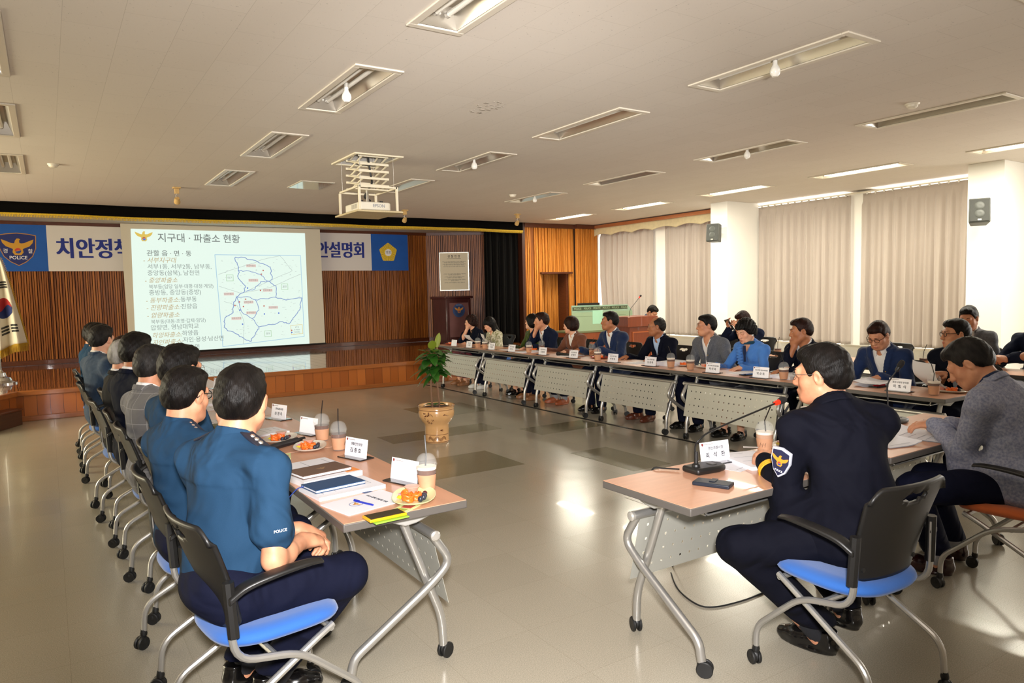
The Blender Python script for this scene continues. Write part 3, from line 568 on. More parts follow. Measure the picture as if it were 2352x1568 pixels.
# ================================================================ window side: curtains, pelmet, speakers
CUR = mat('curtain_fabric', '#c2b6ac', .85, sheen=.3, bump=.05, bscale=300); N, L, B = nodes(CUR)
tr = N.new('ShaderNodeBsdfTranslucent'); tr.inputs[0].default_value = lin('#bfb8b0'); ms = N.new('ShaderNodeMixShader'); ms.inputs[0].default_value = .16
out = [n for n in N if n.type == 'OUTPUT_MATERIAL'][0]; L.new(B.outputs[0], ms.inputs[1]); L.new(tr.outputs[0], ms.inputs[2]); L.new(ms.outputs[0], out.inputs[0])
def drape(label, y0, y1, z0, z1, folds, seed, gather=0, x=11.32):
    rr = random.Random(seed); ph = [rr.uniform(0,6.28) for _ in range(4)]; t = thing('window_curtain', label, 'curtain', (x,(y0+y1)/2,z0), 0, 'window curtains'); w = y1-y0; h = z1-z0
    def fn(u, v):
        k = u*folds*2*math.pi; top = min(1, (1-v)*12)
        pl = (math.sin(k+.9*math.sin(u*9+ph[0])+.5*math.sin(v*2+ph[1]))+.35*math.sin(k*2.3+ph[2]+v*1.5))*(.022+.026*(1-v)*top)
        if v > .94: pl = .018*abs(math.sin(k/2+ph[3]))**.4
        g = gather*math.sin(math.pi*min(1,max(0,(.62-v)/.62)))*(u-1.0) if gather else 0
        return (pl-.1*gather*(1-v)*(1-u), -w/2+w*u*(1+.0*v)-g*.0+gather*.55*(u)*max(0,.55-v)*(-1), h*v)
    MB().grid(fn, int(folds*14), 40).build('cloth', CUR, t, solid=.004)
    pt = MB()
    for k in range(int(w/.14)): pt.bx((-.02,-w/2+.06+k*.14,h-.02),(.0,-w/2+.085+k*.14,h+.015))
    pt.build('pleat_hooks', CAPM, t, smooth=0)
drape('far window curtain pulled in under the scalloped pelmet, next to the bright gap', 11.7, 13.5, .55, 3.04, 9, 1, gather=.5)
drape('curtain under the scalloped pelmet beside the far column', 9.95, 11.34, .6, 3.04, 9, 2)
drape('wide pleated curtain just right of the far column', 7.05, 9.02, .58, 3.06, 12, 3)
drape('pleated curtain touching the near column, right of the white wall strip', 5.0, 6.84, .58, 3.06, 11, 4)
rl = MB().tube([(11.34,4.86,3.085),(11.34,8.9,3.085)], .012, 8)
tag(rl.build('curtain_rail', WHT), 'white curtain rail under the ceiling between the two columns', 'curtain rail')
t = thing('window_pelmet', 'cream damask pelmet with a scalloped lower edge under a copper rail', 'pelmet', (11.12,11.5,0))
PEL = mat('pelmet_damask', '#d7c8a0', .6, var=.1, vscale=14, sheen=.2)
MB().grid(lambda u, v: (.012*math.sin(u*20), -2.05+4.1*u, 2.86+.05*abs(math.sin(u*math.pi*6))*1.0+(3.05-2.86-.05*abs(math.sin(u*math.pi*6)))*v), 120, 6).build('cloth', PEL, t, solid=.012)
MB().bx((-.05,-2.08,3.05),(.35,2.05,3.12)).build('rail_box', mat('copper_trim', '#b9744a', .3, metal=.4), t, smooth=0)
SPK = mat('speaker_grey', '#474a46', .5); SPKG = mat('speaker_grille', '#3a3c39', .65, bump=.3, bscale=500)
def speaker():
    t = thing('wall_speaker', 's', 'speaker')
    MB().prism([(-.12,-.1),(.12,-.1),(.09,.1),(-.09,.1)], .32, z0=-.16).build('cabinet', SPK, t, bevel=.012); g = MB().bx((-.105,-.108,-.145),(.105,-.1,.145)).build('grille', SPKG, t, bevel=.004)
    for z, r in ((.06,.055),(-.045,.055)): MB().lathe([(r,0),(r*.85,.004),(r*.3,.002)], (0,-.108,z), 20, axis=(0,-1,0)).build('cone', SPK, g)
    MB().bx((-.02,-.113,-.135),(.02,-.108,-.115)).build('badge', CAPM, t, smooth=0); MB().bx((-.02,.1,-.03),(.02,.2,.03)).bx((-.05,.19,-.06),(.05,.21,.06)).build('bracket', MATS['bar_black'], t, bevel=.004); return t
ps, us = speaker(), []
a = place(ps, us, (10.27,9.03,2.57), R(-90), 'small grey wall speaker on the far white column', 'wall speakers')
a.rotation_euler = (R(-4),0,R(-72)); b = place(ps, us, (10.25,4.6,2.48), 0, 'larger-looking grey wall speaker tilted on the near white column', 'wall speakers'); b.rotation_euler = (R(-10),0,R(-62))
# ================================================================ furniture
TUBEM = mat('tube_silver', '#b9b7b2', .32, metal=.75); BLKP = mat('black_plastic', '#161514', .42, bump=.05, bscale=400); BLKP2 = mat('caster_black', '#121212', .5)
SEATB = mat('seat_blue', '#225aa6', .85, sheen=.25, bump=.12, bscale=450); SEATO = mat('seat_orange', '#bb5a24', .85, sheen=.25, bump=.12, bscale=450)
RUBG = mat('caster_tread', '#2a2a29', .7)
def caster(p, parent, ang=0, r=.03, w=.036):
    s = MB(); p = Vector(p); ax = Vector((math.cos(ang), math.sin(ang), 0)); fw = Vector((-math.sin(ang), math.cos(ang), 0))
    c = p+Vector((0,0,r-p.z))+fw*.012
    for q in (-1,1): s.lathe([(r*.55,-.006),(r*.9,-.007),(r,-.003),(r,.004),(r*.9,.007),(r*.6,.007)], c+ax*q*w*.34, 16, axis=ax)
    s.lathe([(.013,0),(.016,.012),(.012,.03)], p+Vector((0,0,-.012)), 10); s.ell(c+Vector((0,0,.008))-fw*.004, (.02,.024,.026), 10)
    return s.build('caster', BLKP2, parent)
def chair(seatm, arms=True):
    t = thing('office_chair', 'chair', 'chair')
    # backrest shell with a hand slot
    nu, nv = 36, 30; s = MB(); vs = []; keep = []
    def bp(u, v):   # u -1..1, v 0..1
        hw = .182+.04*v; cz = .07
        x = u*hw; z = .49+.37*v
        ed = max(0, (abs(u)-.72)/.28); vt = max(0,(v-.84)/.16); vb = max(0,(.1-v)/.1)
        z -= .055*ed**2.2*vt; z += .03*ed**2*vb
        y = -.185-.075*v**1.5-.03*v+.04*u*u
        return Vector((x,y,z))
    hx, hv, hz = .0, .86, 0
    P = {}
    for j in range(nv+1):
        for i in range(nu+1):
            u = -1+2*i/nu; v = j/nv; e = math.hypot((u)/.34,(v-hv)/.062)
            if .72 < e < 1.35: u, v = u/e, hv+(v-hv)/e
            P[i,j] = bp(u,v); vs.append(P[i,j])
    fs = []
    for j in range(nv):
        for i in range(nu):
            u = -1+2*(i+.5)/nu; v = (j+.5)/nv
            if math.hypot(u/.34,(v-hv)/.062) < .86: continue
            fs.append((j*(nu+1)+i, j*(nu+1)+i+1, (j+1)*(nu+1)+i+1, (j+1)*(nu+1)+i))
    s.add(vs, fs); b = s.build('backrest', BLKP, t, solid=.014); 
    for sx_ in (-1,1):
        MB().lathe([(.009,0),(.009,.006),(0,.008)], bp(.8*sx_,.12)+Vector((0,-.006,0)), 10, axis=(0,-1,.1)).build('bolt', BLKP2, b)
    # cushion
    def seat(u, v):
        a = 2*math.pi*u; n = 3.2; ca, sa = math.cos(a), math.sin(a)
        rx, ry = .225, .225; k = (abs(ca)**n+abs(sa)**n)**(-1/n)
        ring = [(.0,.030),(.55,.034),(.86,.030),(.97,.016),(1,.0),(.96,-.016),(.8,-.024),(.0,-.026)]
        q = v*(len(ring)-1); i = min(int(q), len(ring)-2); f = q-i; r = ring[i][0]*(1-f)+ring[i+1][0]*f; z = ring[i][1]*(1-f)+ring[i+1][1]*f
        x = ca*k*rx*r; y = sa*k*ry*r+.01
        return (x, y, .445+z+.012*math.cos(x*7)*0-.05*max(0,(y-.12))**1.0*.9+.25*x*x+.02*max(0,-y-.1))
    MB().grid(seat, 48, 14).build('seat', seatm, t, smooth=70)
    for sx_ in (-1,1):
        x = sx_*.222
        fl_ = MB().tube(fillet([(x,-.2,.66),(x*1.04,-.19,.42),(x*1.04,.03,.375),(x*.98,.26,.17),(x*.98,.262,.062)], .07), .0125, 10).build('leg', TUBEM, t); caster((x*.98,.262,.07), fl_, .3*sx_)
        rl = MB().tube(fillet([(x*.86,.17,.415),(x*.9,.1,.385),(x*1.0,-.25,.2),(x*1.0,-.262,.062)], .06), .0125, 10).build('leg', TUBEM, t); caster((x*1.0,-.262,.07), rl, 2.6*sx_)
        MB().tube([(x*1.02,-.198,.68),(x*1.05,-.19,.5)], .019, 8).build('back_post', BLKP, t)
        if arms:
            q = curve([(x*1.05,-.205,.63),(x*1.1,-.15,.665),(x*1.16,-.06,.685),(x*1.16,.05,.69),(x*1.12,.11,.68)], 6); a = MB(); vs = []; fs = []; n = len(q)
            for i, c in enumerate(q):
                w = .022+.006*math.sin(math.pi*i/(n-1)); h = .02-.012*i/(n-1)
                vs += [c+Vector((-w,0,-h)), c+Vector((w,0,-h)), c+Vector((w,0,.0)), c+Vector((0,0,.007)), c+Vector((-w,0,0))]
            for i in range(n-1):
                for j in range(5): fs.append((i*5+j, i*5+(j+1)%5, (i+1)*5+(j+1)%5, (i+1)*5+j))
            fs += [(4,3,2,1,0), tuple(range((n-1)*5, n*5))]
            a.add(vs, fs).build('armrest', BLKP, t, bevel=.004)
    MB().tube([(-.2,.16,.405),(.2,.16,.405)], .011, 8).build('cross_tube', TUBEM, t); MB().tube([(-.225,-.05,.385),(.225,-.05,.385)], .011, 8).build('cross_tube', TUBEM, t)
    return t
TOPM = mat('laminate_beech', '#cf9a7c', .32, var=.1, vscale=2.2, stretch=(1,14,1), coat=.12); EDGE = mat('edge_band_grey', '#57524d', .5); PANM = mat('panel_grey', '#b3b2a8', .42, metal=.25); BRK = mat('bracket_grey', '#b4b2ac', .4, metal=.3); CLEARK = mat('shelf_mesh', '#33322f', .5, metal=.4)
TL = 1.372
def table():
    t = thing('folding_table', 'table', 'table'); h = TL/2
    MB().bx((-h+.003,-.262,.716),(h-.003,.262,.7205)).build('tabletop', TOPM, t, smooth=0)
    MB().bx((-h,-.265,.686),(h,.265,.7185)).build('edge_band', EDGE, t, bevel=.004)
    for sx_ in (-1,1):
        x = sx_*.585
        MB().prism([(-.1,.69),(.17,.69),(.15,.665),(.07,.64),(.02,.635),(-.05,.665)], .05, Matrix(((0,0,1,x-.025),(1,0,0,0),(0,1,0,0),(0,0,0,1)))).build('bracket', BRK, t, bevel=.006)
        f = MB().tube(fillet([(x-sx_*.045,.03,.655),(x-sx_*.045,.125,.40),(x-sx_*.045,.205,.19),(x-sx_*.045,.21,.06)], .09), .0185, 12).build('leg', TUBEM, t); caster((x-sx_*.045,.21,.075), f, .4*sx_, .034, .042)
        x2 = x+sx_*.0
        b = MB().tube(fillet([(x2,.145,.575),(x2,.235,.44),(x2,.14,.36),(x2,-.21,.14),(x2,-.225,.06)], .1), .0185, 12).build('leg', TUBEM, t); caster((x2,-.225,.075), b, 2.5*sx_, .034, .042)
    r = MB().tube([(-.615,.145,.575),(.615,.145,.575)], .02, 12).build('panel_rail', TUBEM, t)
    for sx_ in (-1,1): MB().lathe([(.0,.0),(.021,.002),(.022,.016),(.015,.022),(0,.023)], (sx_*.612,.145,.575), 12, axis=(sx_,0,0)).build('end_cap', CAPM, r)
    W_, H_ = 1.12, .315; hs = .0062; cx = [-.5+1.0*k/16 for k in range(17)]; cz = [.055,.125,.195,.262]
    xs = sorted([-W_/2,W_/2]+[c-hs for c in cx]+[c+hs for c in cx]); zs = sorted([0,H_]+[c-hs for c in cz]+[c+hs for c in cz]); s = MB(); vs = []; fs = []
    for z in zs:
        for x in xs: vs.append((x+.06*0,   .16+.07*z/H_, .562-z))
    nX = len(xs)
    for j in range(len(zs)-1):
        for i in range(nX-1):
            a, b_ = (xs[i]+xs[i+1])/2, (zs[j]+zs[j+1])/2
            if any(abs(a-c) < hs for c in cx) and any(abs(b_-c) < hs for c in cz): continue
            fs.append((j*nX+i, j*nX+i+1, (j+1)*nX+i+1, (j+1)*nX+i))
    s.add(vs, fs).build('modesty_panel', PANM, t, smooth=0, solid=.002)
    sh = MB().tube(fillet([(-.5,.1,.69),(-.5,.1,.635),(.5,.1,.635),(.5,.1,.69)], .03), .005, 8).tube(fillet([(-.5,-.17,.69),(-.5,-.17,.635),(.5,-.17,.635),(.5,-.17,.69)], .03), .005, 8).tube([(-.5,.1,.637),(-.5,-.17,.637)], .005, 8).tube([(.5,.1,.637),(.5,-.17,.637)], .005, 8).build('shelf_frame', TUBEM, t)
    MB().bx((-.49,-.165,.628),(.49,.095,.633)).build('shelf', CLEARK, t, smooth=0)
    return t
proto, used = table(), []
G = 'folding tables around the open square'
LT = [('folding table at the front of the left row, with the yellow phone on it',0),('second folding table from the camera in the left row',0),('third folding table from the camera in the left row',0),('fourth folding table from the camera in the left row',0),('left row folding table nearest the stage',0)]
LTY = [2.56+TL/2+k*1.385 for k in range(5)]
LTX = 1.15
for y, (lb, _) in zip(LTY, LT): place(proto, used, (LTX,y,0), R(-90), lb, G)
RTX = 5.755; RTY = [3.35+k*1.372 for k in range(6)]
for y, lb in zip(RTY, ('nearest folding table of the window-side row, with the writing man behind it','window-side folding table in front of the woman in blue','window-side folding table in front of the balding man','window-side folding table in front of the woman in the brown jacket','window-side folding table in front of the woman in green','window-side folding table nearest the stage behind the potted plant')): place(proto, used, (RTX,y,0), R(90), lb, G)
place(proto, used, (2.05+TL/2,2.185,0), R(-.3), 'folding table of the officer in the dark dress uniform', G); place(proto, used, (2.05+TL*1.5+.012,2.19,0), R(.8), 'folding table of the man in the grey blazer near the camera', G)
BT = [(7.72,6.1),(7.7,4.72),(7.62,3.3),(7.6,1.92)]
for (x,y), lb in zip(BT, ('second-row table behind the woman in blue','second-row table behind the man writing with a pen','second-row table behind the man in black-rimmed glasses','second-row table with the clasped hands on it at the picture edge')): place(proto, used, (x,y,0), R(90), lb, G)

# --- potted rubber plant in the middle of the floor
t = thing('potted_plant', 'two-stemmed rubber plant in a painted ochre pot alone on the open floor', 'plant', (3.44,6.85,0))
POT = mat('pot_glaze', '#e0ae74', .22, var=.08, vscale=5, coat=.6); BRN = mat('pot_painting', '#6b3a1c', .35); SOIL = mat('soil', '#5c4634', .95, bump=.8, bscale=90)
prof = [(.0,0),(.125,0),(.13,.012),(.125,.02),(.128,.1),(.128,.17),(.135,.2),(.165,.235),(.188,.28),(.192,.32),(.186,.345),(.19,.352),(.188,.368),(.194,.375),(.198,.388),(.19,.395),(.178,.39),(.17,.36),(.0,.36)]
pot = MB().lathe(prof, n=48).build('pot', POT, t); MB().lathe([(.0,.366),(.1,.37),(.176,.364)], n=24, closed=False).build('soil', SOIL, t)
def ring(z, r, h=.004): return MB().lathe([(r,z),(r+.0015,z+.001),(r+.0015,z+h),(r,z+h+.001)], n=48, closed=False).build('painted_band', BRN, pot)
ring(.085,.1275); ring(.352,.19,.003); ring(.388,.1975,.005); ring(.008,.13,.004)
def rad(z):
    for a, b in zip(prof[4:11], prof[5:12]):
        if a[1] <= z <= b[1]: return a[0]+(b[0]-a[0])*(z-a[1])/(b[1]-a[1])
    return .129
rr = random.Random(3); pd = MB()
def brush(a0, z0, a1, z1, w):
    pts = []
    for k in range(7):
        f = k/6; a = a0+(a1-a0)*f; z = z0+(z1-z0)*f+.006*math.sin(f*5); q = rad(z)+.0012; pts.append(Vector((q*math.cos(a), q*math.sin(a), z)))
    pd.tube(pts, [w*(.4+.6*math.sin(math.pi*min(.95,max(.08,k/6)))) for k in range(7)], 5)
A0 = math.atan2(-6.85,-3.44)   # side towards the room's near end
for k in range(14):
    a = A0-.55+rr.uniform(-.3,.35); z = rr.uniform(.21,.31); brush(a, z, a+rr.uniform(-.22,.22), z+rr.uniform(-.02,.035), .003)
for k in range(9):
    a = A0-.62+rr.uniform(-.2,.2); z = rr.uniform(.285,.325); brush(a, z, a+.05, z+.012, .006)
brush(A0+.38,.30,A0+.52,.312,.004); brush(A0+.38,.30,A0+.75,.298,.0025)
for k in range(5): brush(A0+.36+k*.02,.13,A0+.28+k*.07,.15-.004*abs(k-2),.0028)
brush(A0+.2,.128,A0+.55,.128,.002)
for k in range(24):
    a = A0-.75+k*.065; brush(a,.05+.012*math.sin(k*.7),a+.05,.065+.012*math.sin(k*.7),.002); brush(a,.05+.012*math.sin(k*.7),a+.05,.035+.012*math.sin(k*.7),.002)
for k in range(16): brush(A0-.8+k*.1,.358,A0-.77+k*.1,.366,.0025)
pd.build('painting', BRN, pot, smooth=0)
BARK = mat('plant_bark', '#7b5b43', .8, bump=.5, bscale=60)
def stem(p): MB().tube(curve(p, 6), [.011]*(6*(len(p)-1)+1), 8).build('stem', BARK, t)
stem([(-.045,0,.36),(-.055,.0,.55),(-.05,.0,.75),(-.04,0,.98)]); stem([(.03,-.02,.36),(.015,-.02,.55),(.005,-.02,.75),(.02,-.02,1.0)])
LEAF = mat('rubber_leaf', '#1f4a16', .28, var=.45, vscale=7, coat=.25, col2='#3a6a22'); LEAFY = mat('rubber_leaf_young', '#6d7a1f', .35, coat=.15)
def leaf(s, base, d, ln, w, droop):
    d = Vector(d).normalized(); side = d.cross(Vector((0,0,1))); side = side.normalized() if side.length > .05 else Vector((1,0,0)); up = side.cross(d); nu, nv = 8, 4; vs = []
    for i in range(nu+1):
        f = i/nu; ww = w*(math.sin(math.pi*min(1,f*1.0))**.65 if 0 < f < 1 else 0)*(1.0-.15*f)
        for j in range(nv+1):
            q = j/nv*2-1; vs.append(Vector(base)+d*ln*f+side*ww*q+up*(.18*ww*abs(q))-Vector((0,0,1))*droop*ln*f*f)
    s.add(vs, [(i*(nv+1)+j, i*(nv+1)+j+1, (i+1)*(nv+1)+j+1, (i+1)*(nv+1)+j) for i in range(nu) for j in range(nv)])
rr = random.Random(12); fo = MB()
for k in range(58):
    a = k*2.4; z = .72+.27*(k/58); st_ = (-.045,0) if k % 2 else (.015,-.02)
    leaf(fo, (st_[0],st_[1],z), (math.cos(a),math.sin(a),rr.uniform(-.35,.55)), rr.uniform(.15,.21), rr.uniform(.046,.062), rr.uniform(.1,.6))
leaf(fo, (-.05,0,.8), (-.8,.3,-.15), .24, .035, .3)
for a in (2.6,.2,-.4,1.5): leaf(fo, (-.02,-.01,.39), (math.cos(a),math.sin(a),.45), .15, .045, .5)
fo.build('foliage', LEAF, t)
fy = MB(); leaf(fy, (.02,-.02,1.0), (.25,.1,1), .17, .045, 0); leaf(fy, (-.05,0,.95), (-.85,.25,.35), .15, .055, .1); leaf(fy, (-.03,0,.98), (-.1,-.3,.8), .13, .05, .1); fy.build('young_leaves', LEAFY, t)

# --- glazed control desk, monitor, lectern
GLASS = mat('green_glass', '#9fc4ab', .12, alpha=.62, coat=.3); FROST = mat('frosted_green', '#93a98a', .5); DESKW = mat('desk_wood', '#8a431f', .4, var=.15, vscale=4, stretch=(8,8,1), coat=.15)
t = thing('control_desk', 'green glass fronted control desk with dark lettered band by the timber wall', 'desk', (10.02,12.0,0))
MB().bx((-.74,.02,0),(.96,.62,.68)).build('cabinet', DESKW, t, smooth=0, bevel=.006); MB().bx((-.76,-.0,.68),(.98,.64,.72)).build('worktop', mat('desk_edge_green', '#6d7350', .5), t, bevel=.004)
MB().prism([(-.76,.72),(.95,.72),(.95,1.1),(.8,1.26),(-.76,1.27)], .012, Matrix(((1,0,0,0),(0,0,-1,.012),(0,1,0,0),(0,0,0,1)))).build('glass_screen', GLASS, t, smooth=0)
MB().bx((-.755,-.002,.72),(.945,.0,1.12)).build('frosted_film', FROST, t, smooth=0); MB().bx((-.74,-.003,1.16),(.8,.0,1.235)).build('lettered_band', mat('band_olive', '#3f4a35', .4, alpha=.9), t, smooth=0)
for k in range(6): text('POLICE', .06, mat('band_letter', '#9fb08c', .5), t, plane_M((-.6+k*.262,-.005,1.198),(1,0,0),(0,0,1)))
MB().bx((-.2,-.006,.86),(.08,-.003,1.15)).build('pale_sheet', mat('pale_green', '#9fd0b4', .6), t, smooth=0); MB().bx((-.75,-.004,1.03),(.75,-.002,1.035)).build('film_line', mat('film_line', '#66755b', .5), t, smooth=0)
t = thing('computer_monitor', 'black monitor with stand showing over the control desk\'s glass', 'monitor', (9.98,12.3,.72))
MB().bx((-.3,0,.26),(.3,.04,.59)).build('screen', BLKP, t, bevel=.006); MB().bx((-.03,.04,.0),(.03,.07,.4)).build('stand', BLKP, t); MB().bx((-.12,-.06,0),(.12,.12,.012)).build('base', BLKP, t)
LECT = mat('lectern_wood', '#7b3617', .35, var=.15, vscale=3, stretch=(7,7,1), coat=.25)
t = thing('lectern', 'reddish wooden lectern with raised frame panel, in front of the bright curtain', 'lectern', (8.83,9.5,0))
MB().bx((-.22,0,0),(.36,.45,.92)).build('body', LECT, t, bevel=.006); MB().bx((-.3,-.05,.92),(.42,.5,1.1)).build('top', LECT, t, bevel=.006)
fr = MB(); LM = mat('lectern_moulding', '#a5552a', .35)
for a, b in (((-.16,.1),(-.14,.83)),((.28,.1),(.3,.83)),((-.14,.81),(.28,.83)),((-.14,.1),(.28,.12))): fr.bx((a[0],-.012,a[1]),(b[0],.002,b[1]))
fr.build('panel_moulding', LM, t, smooth=0)
REDL = mat('mic_red_ring', '#ff2a12', .4, emit=1.4); MICB = mat('mic_black', '#141414', .45); FOAM = mat('mic_foam', '#1a1716', .9, bump=.5, bscale=400)
def mic(label, loc, rz, path, base=True):
    t = thing('gooseneck_microphone', label, 'microphone', loc, rz, 'gooseneck microphones')
    if base:
        pr = [(-.055,-.1),(.055,-.1),(.062,.03),(.045,.085),(0,.1),(-.045,.085),(-.062,.03)]
        MB().prism(pr, .03).build('base', MICB, t, bevel=.012, seg=3); MB().lathe([(.02,.03),(.018,.04),(.01,.045),(.009,.1)], (0,-.06,0), 14).build('neck_socket', MICB, t); MB().bx((-.02,.02,.03),(.02,.05,.033)).build('button', mat('button_grey', '#4c4a48', .4), t)
        MB().lathe([(.0,.03),(.017,.03),(.017,.033),(0,.033)], (0,-.06,0), 14).build('chrome_ring', MATS['chrome'], t)
    P = curve(path, 8); MB().tube(P, .0045, 8).build('gooseneck', MICB, t); d = (P[-1]-P[-2]).normalized()
    MB().lathe([(.009,-.01),(.0125,0),(.0125,.02),(.011,.022)], P[-1], 14, axis=d).build('light_ring', REDL, t); MB().lathe([(.012,.0),(.017,.006),(.018,.03),(.013,.045),(0,.05)], P[-1]+d*.02, 14, axis=d).build('windscreen', FOAM, t)
    return t
mic('gooseneck microphone bent over the officer\'s card, its red ring lit', (2.54,2.29,.7205), R(-94), [(0,-.06,.04),(-.005,-.06,.12),(.01,-.045,.155),(.0,.06,.19),(.0,.47,.275)])
m2 = mic('gooseneck microphone standing upright on the table of the man in the grey blazer', (4.33,2.4,.7205), R(-95), [(0,-.06,.04),(0,-.06,.14),(-.005,-.055,.24),(.03,-.02,.33)])
for o in m2.children:
    if o.name.startswith('light_ring'): o.data.materials[0] = MICB
mic('lectern microphone on a long thin stalk with red ring', (8.72,9.62,1.1), 0, [(0,0,0),(.02,.0,.12),(.12,.0,.22),(.24,-.0,.33)], base=False)
# ================================================================ people: bodies and clothes grown as smooth distance fields
V3 = lambda *a: np.array(a, float)
def nz_(v): v = np.asarray(v, float); return v/np.linalg.norm(v)
class Field:
    def __init__(s, lo, hi, h, fine=()):
        s.ax = []
        for i in range(3):
            x = lo[i]; A = [x]
            while x < hi[i]:
                st = h
                for (c, r, hf) in fine:
                    if c[i]-r-.5*h < x < c[i]+r: st = min(st, hf)
                x += st; A.append(x)
            s.ax.append(np.array(A))
        s.D = np.full([len(a) for a in s.ax], .5, np.float32)
    def sl(s, lo, hi):
        return [slice(max(0, np.searchsorted(a, l)-1), np.searchsorted(a, h_)+1) for a, l, h_ in zip(s.ax, lo, hi)]
    def P(s, q): return s.ax[0][q[0]][:,None,None], s.ax[1][q[1]][None,:,None], s.ax[2][q[2]][None,None,:]
    def mix(s, q, d, k):
        a = s.D[q[0],q[1],q[2]]; h = np.maximum(k-np.abs(a-d), 0)/k if k > 0 else 0
        s.D[q[0],q[1],q[2]] = np.minimum(a, d)-h*h*k*.25
    def cone(s, a, b, r1, r2, k=.03, flat=None):
        a = np.asarray(a, float); b = np.asarray(b, float); m = max(r1, r2)+k+.03; q = s.sl(np.minimum(a,b)-m, np.maximum(a,b)+m); x, y, z = s.P(q)
        ab = b-a; L2 = ab@ab+1e-9; px, py, pz = x-a[0], y-a[1], z-a[2]; t = np.clip((px*ab[0]+py*ab[1]+pz*ab[2])/L2, 0, 1)
        s.mix(q, np.sqrt((px-t*ab[0])**2+(py-t*ab[1])**2+(pz-t*ab[2])**2)-(r1+(r2-r1)*t), k)
    def _ell(s, q, c, r, M):
        x, y, z = s.P(q); px, py, pz = x-c[0], y-c[1], z-c[2]
        if M is not None: px, py, pz = [M[0,i]*px+M[1,i]*py+M[2,i]*pz for i in range(3)]
        k0 = np.sqrt((px/r[0])**2+(py/r[1])**2+(pz/r[2])**2); k1 = np.sqrt((px/r[0]**2)**2+(py/r[1]**2)**2+(pz/r[2]**2)**2)+1e-6
        return k0*(k0-1)/k1
    def ell(s, c, r, k=.03, M=None):
        m = max(r)+k+.03; q = s.sl(np.asarray(c)-m, np.asarray(c)+m); s.mix(q, s._ell(q, c, r, M), k)
    def cut(s, c, r, k=.01, M=None):
        m = max(r)+k+.01; q = s.sl(np.asarray(c)-m, np.asarray(c)+m); d = -s._ell(q, c, r, M); a = s.D[q[0],q[1],q[2]]; h = np.maximum(k-np.abs(a-d), 0)/k
        s.D[q[0],q[1],q[2]] = np.maximum(a, d)+h*h*k*.25
    def op(s, fn):
        x, y, z = s.ax[0][:,None,None], s.ax[1][None,:,None], s.ax[2][None,None,:]; s.D = fn(s.D, x, y, z).astype(np.float32)
    def mesh(s):
        D = s.D; n = D.shape; I = D < 0; cnt = np.zeros([k-1 for k in n], np.int8)
        for a in (0,1):
            for b in (0,1):
                for c in (0,1): cnt += I[a:n[0]-1+a, b:n[1]-1+b, c:n[2]-1+c]
        ci = np.argwhere((cnt > 0) & (cnt < 8)); idx = np.full(cnt.shape, -1, np.int64); idx[ci[:,0],ci[:,1],ci[:,2]] = np.arange(len(ci))
        acc = np.zeros((len(ci),3)); num = np.zeros(len(ci)); base = np.stack([s.ax[i][ci[:,i]] for i in range(3)], 1); step = np.stack([s.ax[i][ci[:,i]+1] for i in range(3)], 1)-base
        for ax in range(3):
            o = [i for i in range(3) if i != ax]
            for a in (0,1):
                for b in (0,1):
                    c0 = ci.copy(); c0[:,o[0]] += a; c0[:,o[1]] += b; c1 = c0.copy(); c1[:,ax] += 1
                    v0 = D[c0[:,0],c0[:,1],c0[:,2]]; v1 = D[c1[:,0],c1[:,1],c1[:,2]]; m = (v0 < 0) != (v1 < 0); t = np.zeros(len(ci)); t[m] = v0[m]/(v0[m]-v1[m])
                    p = base.copy(); p[:,o[0]] += a*step[:,o[0]]; p[:,o[1]] += b*step[:,o[1]]; p[:,ax] += t*step[:,ax]
                    acc[m] += p[m]; num[m] += 1
        vs = acc/num[:,None]; Q = []
        for ax in range(3):
            o = [(ax+1)%3, (ax+2)%3]; A = [slice(None)]*3; Bs = [slice(None)]*3; A[ax] = slice(0, n[ax]-1); Bs[ax] = slice(1, n[ax])
            for i in o: A[i] = slice(1, n[i]-1); Bs[i] = slice(1, n[i]-1)
            i0, i1 = I[tuple(A)], I[tuple(Bs)]; e = np.argwhere(i0 != i1)
            if not len(e): continue
            fl_ = i0[e[:,0],e[:,1],e[:,2]]; c = e.copy()
            for i in o: c[:,i] += 1
            def cell(d0, d1): q = c.copy(); q[:,o[0]] += d0; q[:,o[1]] += d1; return idx[q[:,0],q[:,1],q[:,2]]
            q = np.stack([cell(-1,-1), cell(0,-1), cell(0,0), cell(-1,0)], 1); q[~fl_] = q[~fl_][:,::-1]; Q.append(q)
        return vs, np.concatenate(Q)
def np_mesh(name, vs, qs, mats, parent=None, mi=None, relax=0):
    if relax:
        e = np.concatenate([qs[:,[0,1]],qs[:,[1,2]],qs[:,[2,3]],qs[:,[3,0]]])
        for _ in range(relax):
            a = np.zeros_like(vs); c = np.zeros(len(vs)); np.add.at(a, e[:,0], vs[e[:,1]]); np.add.at(c, e[:,0], 1); vs = vs*.5+.5*a/np.maximum(c,1)[:,None]
    me = bpy.data.meshes.new(name); me.vertices.add(len(vs)); me.vertices.foreach_set('co', vs.astype(np.float32).ravel())
    me.loops.add(qs.size); me.loops.foreach_set('vertex_index', qs.astype(np.int32).ravel()); me.polygons.add(len(qs)); me.polygons.foreach_set('loop_start', np.arange(0, qs.size, 4, dtype=np.int32))
    me.polygons.foreach_set('use_smooth', [True]*len(qs))
    for m in (mats if isinstance(mats, (list,tuple)) else [mats]): me.materials.append(m)
    if mi is not None: me.polygons.foreach_set('material_index', mi.astype(np.int32))
    me.update(calc_edges=True); me.validate()
    o = bpy.data.objects.new(name, me); COL.objects.link(o); o.parent = parent; return o
